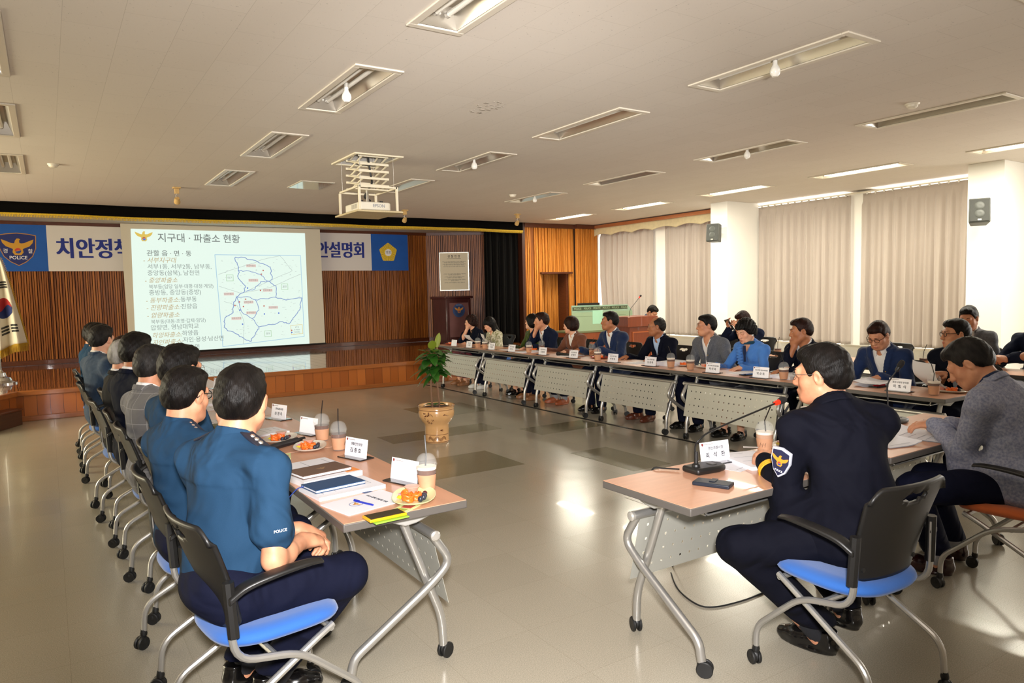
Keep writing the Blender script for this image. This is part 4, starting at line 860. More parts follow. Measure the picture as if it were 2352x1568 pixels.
def wrinkle(x, y, z, sd, f=1.0):
    a = np.sin((x*31+z*23)*f+sd)+np.sin((y*37-z*29)*f+sd*1.7+1.3*np.sin(x*17*f+sd))
    return (a+.7*np.sin((x*53-y*41+z*47)*f+sd*2.3+1.1*np.sin(z*26*f)))/2.7
SKIN = {k: mat('skin_'+k, c, .5, var=.1, vscale=18, bump=.06, bscale=260, col2=c2, spec=.35) for k, c, c2 in (('fair','#dba98a','#d2977a'),('mid','#c58d6c','#b87c5d'),('tan','#a9704d','#9b6242'))}
LIPS = mat('lips', '#b5705c', .45); EYEW = mat('eye_white', '#e8e2da', .2); IRIS = mat('iris', '#1c120c', .15)
def hairmat(name, c, c2, rough=.42):
    m = mat(name, c, rough, var=1, vscale=26, stretch=(1,1,.35), col2=c2, spec=.12); N, L, B = nodes(m)
    # strands run from the crown outwards: noise over the angle about a crown axis
    tc = N.new('ShaderNodeTexCoord'); sp = N.new('ShaderNodeSeparateXYZ'); L.new(tc.outputs['Object'], sp.inputs[0])
    ad = N.new('ShaderNodeMath'); ad.operation = 'ADD'; ad.inputs[1].default_value = .035; L.new(sp.outputs['Y'], ad.inputs[0])
    at = N.new('ShaderNodeMath'); at.operation = 'ARCTAN2'; L.new(sp.outputs['X'], at.inputs[0]); L.new(ad.outputs[0], at.inputs[1])
    cb = N.new('ShaderNodeCombineXYZ'); m1 = N.new('ShaderNodeMath'); m1.operation = 'MULTIPLY'; m1.inputs[1].default_value = 26; L.new(at.outputs[0], m1.inputs[0]); m2 = N.new('ShaderNodeMath'); m2.operation = 'MULTIPLY'; m2.inputs[1].default_value = 38; L.new(sp.outputs['Z'], m2.inputs[0])
    L.new(m1.outputs[0], cb.inputs[0]); L.new(m2.outputs[0], cb.inputs[1])
    n = N.new('ShaderNodeTexNoise'); n.inputs['Scale'].default_value = 1.1; n.inputs['Detail'].default_value = 4; n.inputs['Distortion'].default_value = .35; L.new(cb.outputs[0], n.inputs['Vector'])
    b = N.new('ShaderNodeBump'); b.inputs['Strength'].default_value = .6; b.inputs['Distance'].default_value = .005; L.new(n.outputs['Fac'], b.inputs['Height']); L.new(b.outputs['Normal'], B.inputs['Normal']); return m
HAIR = {'black': hairmat('hair_black', '#15110f', '#0a0807'), 'brown': hairmat('hair_brown', '#2b1610', '#170b08'), 'grey': hairmat('hair_salt', '#a7a39c', '#5e5a55', .55), 'dark': hairmat('hair_dark_grey', '#2a2725', '#100e0d')}
def cloth_mat(name, c, var=.12, vs=5, rough=.85, bump=.12, sheen=.15, bs=500, st=(1,1,1), c2=None):
    if 'cloth_'+name in MATS: return MATS['cloth_'+name]
    m = mat('cloth_'+name, c, rough, spec=.12, var=var, vscale=vs, bump=bump, bscale=bs, sheen=sheen, stretch=st, col2=c2); N, L, B = nodes(m)
    b0 = [n for n in N if n.type == 'BUMP'][0]; tc = [n for n in N if n.type == 'TEX_COORD'][0]; n = N.new('ShaderNodeTexNoise'); n.inputs['Scale'].default_value = 4.5; n.inputs['Detail'].default_value = 2; n.inputs['Distortion'].default_value = 1.0
    L.new(tc.outputs['Object'], n.inputs['Vector']); b = N.new('ShaderNodeBump'); b.inputs['Strength'].default_value = .75; b.inputs['Distance'].default_value = .06; L.new(n.outputs['Fac'], b.inputs['Height']); L.new(b0.outputs['Normal'], b.inputs['Normal']); L.new(b.outputs['Normal'], B.inputs['Normal']); return m
CL = dict(police=cloth_mat('police_blue', '#1f3b55', sheen=0), navy=cloth_mat('navy', '#121a30', sheen=0), dnavy=cloth_mat('dark_navy', '#0b0f1e', sheen=0), uniform=cloth_mat('uniform_navy', '#090a15', .06, bump=.08, sheen=0), mnavy=cloth_mat('mid_navy', '#1d2b4a'), blueblz=cloth_mat('blue_blazer', '#1c2c50'),
  grey=cloth_mat('grey_check', '#625f5d', .15), ggrey=cloth_mat('marl_grey', '#9296a8', .35, 90, c2='#71768e'), lgrey=cloth_mat('light_grey', '#5e6067', .25, 90), sweater=cloth_mat('slate_knit', '#33455c', .2, 60, bump=.4), black=cloth_mat('charcoal', '#201f20', sheen=0), white=cloth_mat('white_shirt', '#dcd9d6', .05), pale=cloth_mat('pale_blue_shirt', '#a9bfe0', .05), brown=cloth_mat('brown_knit', '#6e4330'),
  green=cloth_mat('olive_knit', '#3d4a18'), floral=cloth_mat('floral_blouse', '#d9d2bd', 1, 32, c2='#7f7f52'), sky=cloth_mat('sky_blouse', '#4a7cc4', .1, 7), trous=cloth_mat('navy_trousers', '#0e1124', .08, sheen=0), skirt=cloth_mat('dark_skirt', '#171720'), flower=cloth_mat('flower_skirt', '#15131a', 1, 22, c2='#9a3a48'), skyw=cloth_mat('white_tee', '#d6d3d2', .04), lightblue=cloth_mat('ice_shirt', '#bccbdc', .05))
N_, L_, B_ = nodes(CL['grey'])   # faint window-pane check
_tc = N_.new('ShaderNodeTexCoord'); _bk = N_.new('ShaderNodeTexBrick'); _bk.offset = 0; _bk.inputs['Scale'].default_value = 1; _bk.inputs['Brick Width'].default_value = .07; _bk.inputs['Row Height'].default_value = .085; _bk.inputs['Mortar Size'].default_value = .0016; _bk.inputs['Color1'].default_value = lin('#5f5c5a'); _bk.inputs['Color2'].default_value = lin('#5a5755'); _bk.inputs['Mortar'].default_value = lin('#7d7a77')
_mp = N_.new('ShaderNodeMapping'); _mp.inputs['Rotation'].default_value = (R(90),0,0); L_.new(_tc.outputs['Object'], _mp.inputs['Vector']); L_.new(_mp.outputs['Vector'], _bk.inputs['Vector']); L_.new(_bk.outputs['Color'], B_.inputs['Base Color'])
SHOE = {k: mat('shoe_'+k, c, r, coat=.4) for k, c, r in (('black','#0b0a0a',.18),('brown','#5a2a17',.35),('maroon','#2a0d0c',.2),('white','#d9d8d5',.6),('tan','#8a5a34',.5),('orange','#a1522d',.45))}
SHOEM = {}
def shoe_mesh(c):
    if c not in SHOEM:
        F = Field((-.07,-.12,-.01), (.07,.22,.14), .007); F.cone((0,-.045,.04),(0,.09,.034),.036,.041,.02); F.cone((0,.09,.032),(.004,.155,.026),.041,.028,.03); F.cone((0,-.04,.05),(0,-.035,.095),.036,.04,.02); F.cone((0,.03,.05),(0,.0,.085),.035,.034,.02)
        F.op(lambda D, x, y, z: np.maximum(np.maximum(D, .002-z), z-.098)); F.op(lambda D, x, y, z: np.minimum(D, np.maximum(np.sqrt((x/.047)**2+((y-.05)/.122)**2)*.05-.05, np.abs(z-.009)-.008)))
        SHOEM[c] = np_mesh('shoe', *F.mesh(), SHOE[c], relax=1).data; bpy.data.objects.remove([o for o in bpy.data.objects if o.data is SHOEM[c]][0])
    return SHOEM[c]
def rotm(yaw, pitch, roll):
    """head turn: yaw to the person's left, pitch down, roll to the right shoulder (degrees)"""
    return np.array((Matrix.Rotation(R(yaw),3,'Z') @ Matrix.Rotation(-R(pitch),3,'X') @ Matrix.Rotation(R(roll),3,'Y')))
def person(label, loc, rz, top='shirt', col='police', under='white', sleeve='long', bottom='trous', hair='short', hc='black', skin='mid', lean=8, side=0, twist=0, head=(0,0,0), RH=None, LH=None, feet=None, knees=None, shoe='black', glasses=None, sc=1.0, girth=1.0, h=.012, hf=.006, fem=False, seat=.465, seed=1, epaulette=False, extra=None, hand_h=None, standing=False, collar=True, neckfwd=.02, group=None, face=True, sock=None, vdeep=.24, lapel=True, headup=0):
    sd = seed*1.37; up = nz_((math.tan(R(side)), math.tan(R(lean)), 1)); r = V3(math.cos(R(twist)), math.sin(R(twist)), 0); r = nz_(r-up*(r@up)); f = np.cross(up, r); B = np.stack([r, f, up], 1)
    T = lambda x, y, z: N0+r*x+f*y+up*z
    P = V3(0,0,seat+.085); Wp = P+up*.14; C = P+up*.29; N0 = P+up*.465+f*.012; shw = (.158 if fem else .178)
    S = {s: N0-up*.066+r*s*shw-f*.008 for s in (-1,1)}
    Hr = rotm(*head); nt = N0+nz_(up*.75+V3(0,0,.25))*.076+f*neckfwd; Hc = nt+Hr@V3(0,.012,.074)+V3(0,0,headup)
    HP = lambda x, y, z: Hc+Hr@V3(x,y,z)
    dflt = lambda s: dict(w=V3(s*.13,.30,seat+.14), d=(-s*.3,.9,-.2), n=(0,0,-1), curl=.45)
    hands = {1: RH or dflt(1), -1: LH or dflt(-1)}; arms = {}
    for s in (-1,1):
        w = np.asarray(hands[s]['w'], float); a = S[s]; la, lb = .285, .25; d = w-a; L = np.linalg.norm(d)
        if L > .53: w = a+d*.53/L; L = .53; d = w-a
        hands[s]['w'] = w; dn = d/L; t = (la*la-lb*lb+L*L)/(2*L); hh = math.sqrt(max(1e-4, la*la-t*t)); pole = np.asarray(hands[s].get('pole', r*s*.6-up*1-f*.35), float); pole = nz_(pole-dn*(pole@dn)); arms[s] = (a, a+dn*t+pole*hh, w)
    hips = {s: P+V3(s*.085,.02,-.02) for s in (-1,1)}
    kn = knees or {s: V3(s*.115,.43,seat+.045) for s in (-1,1)}; an = feet or {s: V3(s*.11,.40,.085) for s in (-1,1)}
    kn = {s: np.asarray(kn[s], float) for s in kn}; an = {s: np.asarray(an[s], float) for s in an}
    if standing:
        hips = {s: P+V3(s*.085,0,-.02) for s in (-1,1)}; kn = {s: V3(s*.1,.02,.48) for s in (-1,1)}; an = {s: V3(s*.1,-.02,.09) for s in (-1,1)}
    pts = [P, N0, Hc+V3(0,0,.15), Hc, *S.values(), *[x for a in arms.values() for x in a], *kn.values(), *an.values()]
    lo = np.min(pts, 0)-.2; hi = np.max(pts, 0)+.2; lo[2] = -.02
    hh_ = hand_h or hf*1.15
    F = Field(lo, hi, h, [(Hc, .135, hf)]+[(arms[s][2]+nz_(hands[s]['d'])*.08, .115, hh_) for s in (-1,1)])
    # --- body under the clothes
    F.ell(P+up*.0, (.14,.1,.1), .05, B); F.ell(Wp, (.12*girth,.09*girth,.13), .05, B); F.ell(C+up*.02, (.14,.088,.15), .06, B); F.cone(S[-1]+r*.03, S[1]-r*.03, .042, .042, .05)
    F.cone(N0-up*.02, nt, .056 if not fem else .048, .052 if not fem else .045, .05); F.cone(N0-up*.02, HP(0,-.02,-.05), .056 if not fem else .048, .05 if not fem else .044, .04)
    for s in (-1,1):
        a, e, w = arms[s]; F.cone(a, e, .044, .036, .03); F.cone(e, e+(w-e)*.35, .037, .038, .02); F.cone(e+(w-e)*.35, w, .038, .026, .02)
        F.cone(hips[s], kn[s], .076, .052, .03); F.cone(kn[s], kn[s]+(an[s]-kn[s])*.35, .048, .047, .02); F.cone(kn[s]+(an[s]-kn[s])*.35, an[s]-V3(0,0,.03), .047, .034, .02); F.cone(an[s]-V3(0,.0,.04), an[s]+V3(0,.08,-.06), .032, .024, .03)
        # hand: palm, four fingers with two bends, a thumb leaving the side of the palm
        H = hands[s]; d = nz_(H['d']); n = np.asarray(H['n'], float); n = nz_(n-d*(n@d)); sdv = np.cross(n, d); th = -s; cu = H.get('curl', .3); M = np.stack([sdv, d, n], 1)
        F.ell(w+d*.048, (.041,.055,.0185), .012, M); F.cone(w, w+d*.03, .027, .025, .02)
        for q, (o, ln) in enumerate(((.031,.072),(.0105,.082),(-.0105,.076),(-.031,.06))):
            o = o*th; b0 = w+d*(.085-.004*abs(q-1.3))+sdv*o; sp = sdv*o*H.get('spread',.9)
            c1 = cu*(.9+.12*q); d1 = nz_(d*math.cos(c1)+n*math.sin(c1)+sp*3); d2 = nz_(d*math.cos(c1*2.1)+n*math.sin(c1*2.1)+sp*2); d3 = nz_(d*math.cos(c1*2.8)+n*math.sin(c1*2.8)+sp)
            p1 = b0+d1*ln*.45; p2 = p1+d2*ln*.32; p3 = p2+d3*ln*.23
            F.cone(b0-d*.012, p1, .0098, .0092, .008); F.cone(p1, p2, .0092, .0084, .004); F.cone(p2, p3, .0084, .0072, .004)
        tb = w+d*.022+sdv*th*.028; t1 = nz_(d*.65+sdv*th*.62+n*(.25+.3*cu)); t2 = nz_(d*.85+sdv*th*(.25-.3*cu)+n*(.2+.4*cu)); F.cone(tb, tb+t1*.042, .0145, .0112, .012); F.cone(tb+t1*.042, tb+t1*.042+t2*.034, .011, .0085, .006)
    # --- head
    fw = .93 if fem else 1
    F.ell(HP(0,-.018,.028), (.076,.094,.086), .02, Hr); F.ell(HP(0,.03,-.03), (.064*fw,.062,.078), .03, Hr); F.ell(HP(0,.042,-.08), (.046*fw,.042,.036), .03, Hr)
    for s in (-1,1):
        F.ell(HP(s*.043,.054,-.03), (.024,.024,.024), .02, Hr); F.cone(HP(s*.058,.0,-.055), HP(s*.03,.06,-.093), .022*fw, .02*fw, .03)
        F.cut(HP(s*.031,.101,.004), (.017,.014,.011), .014, Hr)
        F.ell(HP(s*.031,.079,.003), (.0145,.0125,.0125), .006, Hr)
        Me = Hr@np.array(Matrix.Rotation(R(-18*s),3,'Z'))@np.array(Matrix.Rotation(R(-12),3,'X')); F.ell(HP(s*.079,-.008,-.008), (.010,.0185,.031), .008, Me); F.cut(HP(s*.09,-.003,-.006), (.008,.009,.018), .005, Me); F.ell(HP(s*.077,.003,-.012), (.006,.006,.008), .004, Me)
        F.ell(HP(s*.0125,.098,-.036), (.010,.0105,.009), .008, Hr)
    F.cone(HP(-.034,.083,.022), HP(.034,.083,.022), .011, .011, .02); F.cone(HP(0,.088,.012), HP(0,.106,-.03), .008, .0115, .014); F.ell(HP(0,.107,-.033), (.0115,.011,.010), .01, Hr)
    F.ell(HP(0,.082,-.068), (.026,.017,.018), .015, Hr); F.ell(HP(0,.096,-.064), (.021,.009,.0052), .005, Hr); F.ell(HP(0,.094,-.0745), (.018,.009,.006), .004, Hr); F.ell(HP(0,.078,-.1), (.02,.019,.016), .02, Hr)
    vs, qs = F.mesh(); hl = (vs-Hc)@Hr; fc = hl[qs].mean(1); mi = (((fc[:,0]/.021)**2+((fc[:,2]+.0695)/.0098)**2 < 1) & (fc[:,1] > .085)).astype(int)
    root = np_mesh('person', vs, qs, [SKIN[skin], LIPS], None, mi); tag(root, label, 'person', group); root.location = loc; root.rotation_euler = (0,0,rz); root.scale = (sc,sc,sc)
    ME = Matrix([list(map(float,row)) for row in np.column_stack([Hr, Hc])]+[[0,0,0,1]])
    def headkid(o): o.parent = root; o.matrix_local = ME; return o
    for s in (-1,1):
        if not face: break
        e = MB(); e.ell((0,0,0), (.0122,.0122,.0122), 12); e.mi = 1; e.ell((0,.0065,-.001), (.0062,.0065,.0062), 10); e = e.build('eye', [EYEW, IRIS]); headkid(e); e.matrix_local = ME @ Matrix.Translation((s*.031,.0815,.001)) @ Matrix.Diagonal((1.05,.9,.55 if head[1] < 14 else .28,1))
        b = MB().tube([(s*.014,.097,.022),(s*.03,.0965,.028),(s*.046,.086,.024)], [.002,.0025,.0014], 6).build('eyebrow', HAIR['black' if hc != 'grey' else 'grey'], smooth=60); headkid(b)
    # --- hair, modelled in head space
    def zl(y): return np.interp(y, [-.13,-.075,-.045,-.02,.004,.018,.03,.05,.07,.12], {'short':[-.062,-.066,-.05,-.015,.022,-.012,-.004,.05,.062,.066],'bald':[-.06,-.064,-.05,-.015,.022,-.006,.03,.085,.1,.12],'bob':[-.085,-.09,-.095,-.095,-.09,-.08,-.06,-.005,.018,.022],'curly':[-.085,-.085,-.075,-.06,-.04,-.03,-.02,.035,.05,.055],'long':[-.28,-.28,-.28,-.28,-.25,-.2,-.1,.0,.022,.022]}[hair])
    big = {'short':0,'bald':-.0035,'bob':.011,'curly':.013,'long':.008}[hair]
    G = Field((-.13,-.15,-.3 if hair == 'long' else -.12), (.13,.14,.16), .0058 if hf <= .0065 else .0075)
    G.ell((0,-.014,.034), (.083+big,.1025+big,.09+big+(.004 if hair != 'bald' else -.003)), .02); G.ell((0,-.045,-.01), (.073+big,.07+big,.07+big), .03)
    if hair in ('bob','curly'): G.ell((0,-.025,-.03), (.092,.082,.07), .03)
    if hair == 'long': G.cone((.045,-.02,-.02), (.055,.0,-.27), .05, .03, .03); G.cone((-.045,-.02,-.02), (-.055,.0,-.27), .05, .03, .03); G.cone((0,-.06,-.02), (0,-.075,-.26), .055, .04, .03)
    if hair == 'short': G.ell((0,.045,.082), (.062,.045,.035), .02)
    cf = 150 if hair == 'curly' else 95; am = .0085 if hair == 'curly' else .0016
    G.op(lambda D, x, y, z: D+am*np.sin(x*cf+sd+2*np.sin(z*40+y*20))*np.sin(y*cf*.85+z*cf*.7+sd*2)+.0018*np.sin(x*210+y*130+sd)*np.sin(z*160+y*90))
    G.op(lambda D, x, y, z: np.maximum(D, (zl(y+.006*np.sin(x*70+sd)+(np.abs(x) < .05)*0)-z)*.75))
    if hair in ('long','bob'): G.op(lambda D, x, y, z: np.maximum(D, -np.maximum(np.abs(x)-.056-.2*np.maximum(0,-.02-z), np.maximum(.035-y, z-.03))))
    if hair == 'long': G.op(lambda D, x, y, z: np.maximum(D, -np.maximum(np.abs(x)-.05, np.maximum(-.0-y, np.maximum(z+.07, -1)))))
    if hair == 'bald': G.op(lambda D, x, y, z: np.maximum(D, np.minimum((z+.6*y)-.09, .05-np.abs(x)*.4)*.8))
    hv, hq = G.mesh()
    if len(hq): headkid(np_mesh('hair', hv, hq, HAIR[hc], root, relax=1))
    if glasses:
        gm = mat('frame_'+glasses, {'black':'#0c0b0b','thin':'#8d8a86','gold':'#a98a50'}[glasses], .3, metal=.2 if glasses == 'black' else .8); gr = .0022 if glasses == 'black' else .0012; g = MB()
        for s in (-1,1):
            g.tube([(s*.033+.0225*math.cos(t), .1015-.004*abs(math.cos(t))-.0, .0+.0175*math.sin(t)) for t in [2*math.pi*k/20 for k in range(21)]], gr, 6); g.tube([(s*.0555,.098,.006),(s*.074,.07,.008),(s*.084,-.005,.006),(s*.083,-.03,-.012)], gr, 6)
        g.tube([(-.011,.104,.004),(0,.107,.006),(.011,.104,.004)], gr, 6); headkid(g.build('glasses', gm))
    # --- clothes
    def torso(G, off, arm=True, sl_='long', low=None):
        G.ell(P+up*.01, (.158+off,.118+off,.11+off), .05, B); G.ell(Wp+f*.012*girth, (.136*girth+off,.108*girth+off,.15), .06, B); G.ell(C+up*.02, (.152+off,.1+off,.16), .06, B); G.ell(N0-up*.09-f*.005, (.15+off,.082+off,.085), .05, B)
        if fem:
            for s in (-1,1): G.ell(C+up*.03+r*s*.065+f*.075, (.05+off,.05+off,.05+off), .04, B)
        G.cone(S[-1], S[1], .048+off, .048+off, .05)
        for s in (-1,1):
            G.cone(N0+up*.008, S[s], .05+off*.6, .044+off*.6, .05); a, e, w = arms[s]
            if sl_ == 'short': m = a+(e-a)*.68; G.cone(a, m, .056+off, .064+off, .03)
            elif sl_ == 'long':
                G.cone(a, e, .049+off, .044+off, .03); G.cone(e, w, .045+off, .034+off*.9, .025)
    def finish(G, name, m, amp=.0045, cut=None, k=1.0, relax=1):
        E = [arms[s][1] for s in (-1,1)]; Am = [arms[s][0] for s in (-1,1)]
        def g(D, x, y, z):
            near = sum(np.exp(-((x-e[0])**2+(y-e[1])**2+(z-e[2])**2)/.012) for e in E+Am)
            return D+wrinkle(x,y,z,sd,k)*amp*(.55+.9*np.minimum(near,1.2))
        G.op(g)
        if cut: G.op(cut)
        v, q = G.mesh(); return np_mesh(name, v, q, m, root, relax=relax)
    loc_ = lambda x, y, z: [(x-N0[0])*a[0]+(y-N0[1])*a[1]+(z-N0[2])*a[2] for a in (r, f, up)]
    lo2 = lo.copy(); lo2[2] = seat-.02
    def coll(G, rad0, ht, thick=.0065, gap=.012, dip=.03):
        nd = nz_(nt-N0)
        def g(D, x, y, z):
            lx, ly, lz = loc_(x, y, z); px, py, pz = x-N0[0], y-N0[1], z-N0[2]; hgt = px*nd[0]+py*nd[1]+pz*nd[2]; rr_ = np.sqrt(np.maximum(1e-8, px*px+py*py+pz*pz-hgt*hgt)); fr = np.clip(ly/.07, -1, 1)
            d = np.maximum(np.abs(rr_-(rad0-.16*(hgt-.02)+.008*np.maximum(fr,0)))-thick, np.maximum(hgt-(ht-dip*np.maximum(fr,0)), .004-.055*np.maximum(fr,0)-hgt))
            d = np.maximum(d, np.where(ly > 0, gap+.25*np.maximum(0,.03-hgt)-np.abs(lx), -1))
            return np.minimum(D, d)
        G.op(g)
    if top in ('shirt','blouse','tee','jacket','knit'):
        um = CL[col] if top != 'jacket' else CL[under]
        Gs = Field(lo2, hi, h*.9, [(N0, .16, min(h, hf*1.35))]); torso(Gs, .004 if top != 'jacket' else -.008, sl_=sleeve if top != 'jacket' else 'none')
        neckcut = lambda D, x, y, z: D
        def vcut(deep, wid):
            def g(D, x, y, z):
                lx, ly, lz = loc_(x, y, z); w = wid*(1+lz/deep); return np.maximum(D, np.where(ly > .0, np.minimum(w-np.abs(lx), lz+deep), -1))
            return g
        if sleeve == 'short':   # stitched yoke across the shoulders
            def yoke(D, x, y, z):
                lx, ly, lz = loc_(x, y, z); return D-np.where((lz > -.125) & (ly < .02) & (np.abs(lx) < .19), .004, 0)
            Gs.op(yoke)
        o = finish(Gs, {'shirt':'shirt','blouse':'blouse','tee':'tee_shirt','jacket':'shirt','knit':'knit_top'}[top], um, .0075 if top != 'jacket' else .002, vcut(.1, .045) if top in ('blouse','knit') or not collar else vcut(.045,.025), relax=1)
        if collar and top != 'blouse' and top != 'tee':
            Gc = Field(N0-.12, N0+.14, min(.006, hf)); coll(Gc, .067 if not fem else .058, .052); cv, cq = Gc.mesh(); np_mesh('collar', cv, cq, um, root, relax=1)
    if top == 'jacket':
        Gj = Field(lo2-V3(.0,.0,.06), hi, h*.85, [(N0+f*.08-up*.1, .17, min(h*.85, hf*1.35))]); torso(Gj, .012)
        for s in (-1,1): Gj.cone(P+V3(s*.09,.0,-.01), P+V3(s*.125,.2,-.005), .128*girth**.5, .112, .05)
        def cutj(D, x, y, z):
            lx, ly, lz = loc_(x, y, z); w = np.maximum(.072*(1+lz/vdeep), .012+.05*np.maximum(0,(-lz-vdeep-.08)))
            if lapel:
                lw = np.where((lz < .02) & (lz > -vdeep), .052*np.minimum(1, (lz+vdeep)/.08), 0); D = D-np.where((ly > .0) & (np.abs(lx) < w+lw), .009, 0)
            D = np.maximum(D, np.where(ly > .0, w-np.abs(lx), -1)); return np.maximum(D, seat-.012-z+.0*x)
        o = finish(Gj, 'jacket', CL[col], .0085, cutj, .8, relax=1)
        Gc = Field(N0-.14, N0+.14, min(.0065, hf*1.1)); coll(Gc, .079 if not fem else .07, .036, .0075, .062, .0); cv, cq = Gc.mesh(); np_mesh('jacket_collar', cv, cq, CL[col], root, relax=1)
    # trousers or skirt
    Gt = Field(V3(lo[0],lo[1],0), V3(hi[0],hi[1],seat+.32 if not standing else seat+.3), h*.95); Gt.ell(P+V3(0,0,.005), (.165*girth**.5,.128*girth**.5,.115), .05)
    if bottom in ('skirt','flower'):
        for s in (-1,1): Gt.cone(hips[s], kn[s]+V3(0,.02,-.02), .095, .085, .08)
        if bottom == 'flower':
            for s in (-1,1): Gt.cone(kn[s], an[s]*V3(1,1,0)+V3(0,0,.25), .09, .12, .08)
    else:
        for s in (-1,1):
            Gt.cone(hips[s], kn[s], .098, .075, .05); Gt.cone(kn[s], an[s]+V3(0,-.005,.025), .073, .064, .03)
    def cutt(D, x, y, z):
        D = D+.0045*wrinkle(x,y,z,sd+2,.9); return np.maximum(D, np.maximum(.075+(.045 if sock else 0)-z, z-(seat+.26)))
    Gt.op(cutt); tv, tq = Gt.mesh(); np_mesh('skirt' if bottom in ('skirt','flower') else 'trousers', tv, tq, CL[bottom], root, relax=1)
    for s in (-1,1):
        so = bpy.data.objects.new('shoe', shoe_mesh(shoe)); COL.objects.link(so); so.parent = root; dr = an[s]-kn[s]; so.location = (an[s][0], an[s][1], max(0,an[s][2]-.085)); so.rotation_euler = (0,0,R(-8*s))
        if sock: MB().tube([tuple(an[s]+V3(0,0,-.02)), tuple(an[s]+(kn[s]-an[s])*.26)], [.044,.05], 14).build('sock', mat('sock_'+sock, {'grey':'#8d8d8f','dark':'#15161c'}[sock], .9, bump=.3, bscale=400), root)
    if epaulette:
        EPM = mat('epaulette', '#141726', .7); EPB = mat('epaulette_brass', '#b5aca0', .35, metal=.7)
        for s in (-1,1):
            ca = N0+(S[s]-N0)*.62+up*.063; xx = nz_(S[s]-N0-up*.012); yy = nz_(f-xx*(f@xx)); zz = np.cross(xx, yy)*1.0; zz = zz if zz@up > 0 else -zz; Mx = Matrix([[float(v) for v in (xx[i], yy[i], zz[i])] for i in range(3)])
            eb = MB().box(ca, (.115,.052,.009), Mx).build('epaulette', EPM, root, bevel=.003)
            for k in range(3): MB().lathe([(.009,0),(.007,.004),(0,.005)], ca+zz*.005+xx*s*0+xx*(k-1)*.022, 8, axis=Vector(zz)).build('rosette', EPB, eb)
    info = dict(N0=N0, S=S, arms=arms, r=r, f=f, up=up, Hc=Hc, P=P, C=C, HP=HP, vdeep=vdeep, h=h)
    if extra: extra(root, info)
    return root
def pin(root, I):
    p = I['N0']+I['r']*-.085+I['f']*.155-I['up']*.16; MB().lathe([(.006,0),(.005,.002),(0,.003)], p, 10, axis=Vector(I['f'])).build('lapel_pin', mat('pin_gold', '#d0b060', .3, metal=.9), root)
# ================================================================ who sits where
H_ = lambda x, y, z, d=(0,1,-.1), n=(0,0,-1), c=.3, **k: dict(w=V3(x,y,z), d=d, n=n, curl=c, **k)
CH_ = {'b': chair(SEATB), 'o': chair(SEATO)}; CU_ = {'b': [], 'o': []}
def seat(x, y, deg, label, kind='b'): return place(CH_[kind], CU_[kind], (x,y,0), R(deg), label, 'training chairs with castors')
EX = -90   # left row faces +X
# ---- left row, backs to the camera, watching the screen
def patch_name(root, I):   # white embroidered letters on the right sleeve hem
    a, e, w = I['arms'][1]; p = a+(e-a)*.62; text('POLICE', .013, WHI, root, Matrix.Translation(Vector(p))@Matrix.Rotation(R(0),4,'Z')@plane_M((.078,0,0),(0,1,0),(0,0,1)), 'sleeve_lettering')
person('officer in blue short-sleeved shirt seated closest to the camera, back turned', (.47,2.63,0), R(EX+4), 'shirt', 'police', sleeve='short', skin='mid', lean=6, side=-2, twist=25, head=(58,6,4), girth=1.2, epaulette=True, h=.008, hf=.0045, hand_h=.0045, seed=1, sc=1.045,
    RH=H_(.04,.26,.645,(-.4,.8,-.2),(-.2,-.3,-1),.75,pole=(.5,-.25,-1)), LH=H_(-.1,.3,.64,(.3,.8,-.3),(0,-.2,-1),.6), knees={1:V3(.06,.41,.49),-1:V3(-.2,.36,.485)}, feet={1:V3(-.16,.2,.09),-1:V3(-.34,.14,.085)}, sock='dark', extra=patch_name)
person('officer in blue short-sleeved shirt and glasses, second along the left row', (0.456,3.34,0), R(EX), 'shirt', 'police', sleeve='short', skin='mid', lean=-2, twist=22, head=(42,8,2), epaulette=True, h=.009, hf=.005, glasses='black', seed=2)
person('officer in blue shirt with very black hair, third along the left row', (0.535,4.02,0), R(EX), 'shirt', 'police', sleeve='short', skin='mid', lean=-2, twist=18, head=(35,6,0), h=.011, glasses='thin', seed=3, sc=1.045)
person('man in grey checked blazer with close-cropped hair, seen from behind', (0.479,4.68,0), R(EX), 'jacket', 'grey', under='white', skin='mid', lean=-2, twist=20, head=(48,5,0), girth=1.05, h=.01, seed=4, sc=1.02, hc='dark')
person('man in dark navy suit, fifth along the left row', (0.463,5.36,0), R(EX), 'jacket', 'dnavy', skin='tan', lean=-2, twist=20, head=(45,4,0), seed=5, sc=1.06)
person('white-haired man in black jacket in the left row', (0.435,6.05,0), R(EX), 'jacket', 'black', skin='mid', hc='grey', lean=-2, twist=10, head=(25,8,0), seed=6)
person('officer in teal shirt partly hidden behind the white-haired man', (0.501,6.72,0), R(EX), 'shirt', 'police', sleeve='short', hc='brown', lean=-2, twist=12, head=(40,6,0), seed=7)
person('man in slate-blue knit jacket near the far end of the left row', (0.373,7.4,0), R(EX), 'jacket', 'sweater', skin='fair', lean=-2, twist=18, head=(45,4,0), seed=8, sc=1.06, hc='dark')
person('officer in blue shirt just beyond the man in the slate-blue jacket', (0.381,8.1,0), R(EX), 'shirt', 'police', sleeve='short', lean=-2, twist=12, head=(40,4,0), seed=9, sc=1.06)
person('farthest officer in blue shirt at the stage end of the left row', (0.381,8.85,0), R(EX), 'shirt', 'police', sleeve='short', lean=-2, twist=12, head=(42,4,0), seed=10, sc=1.05)
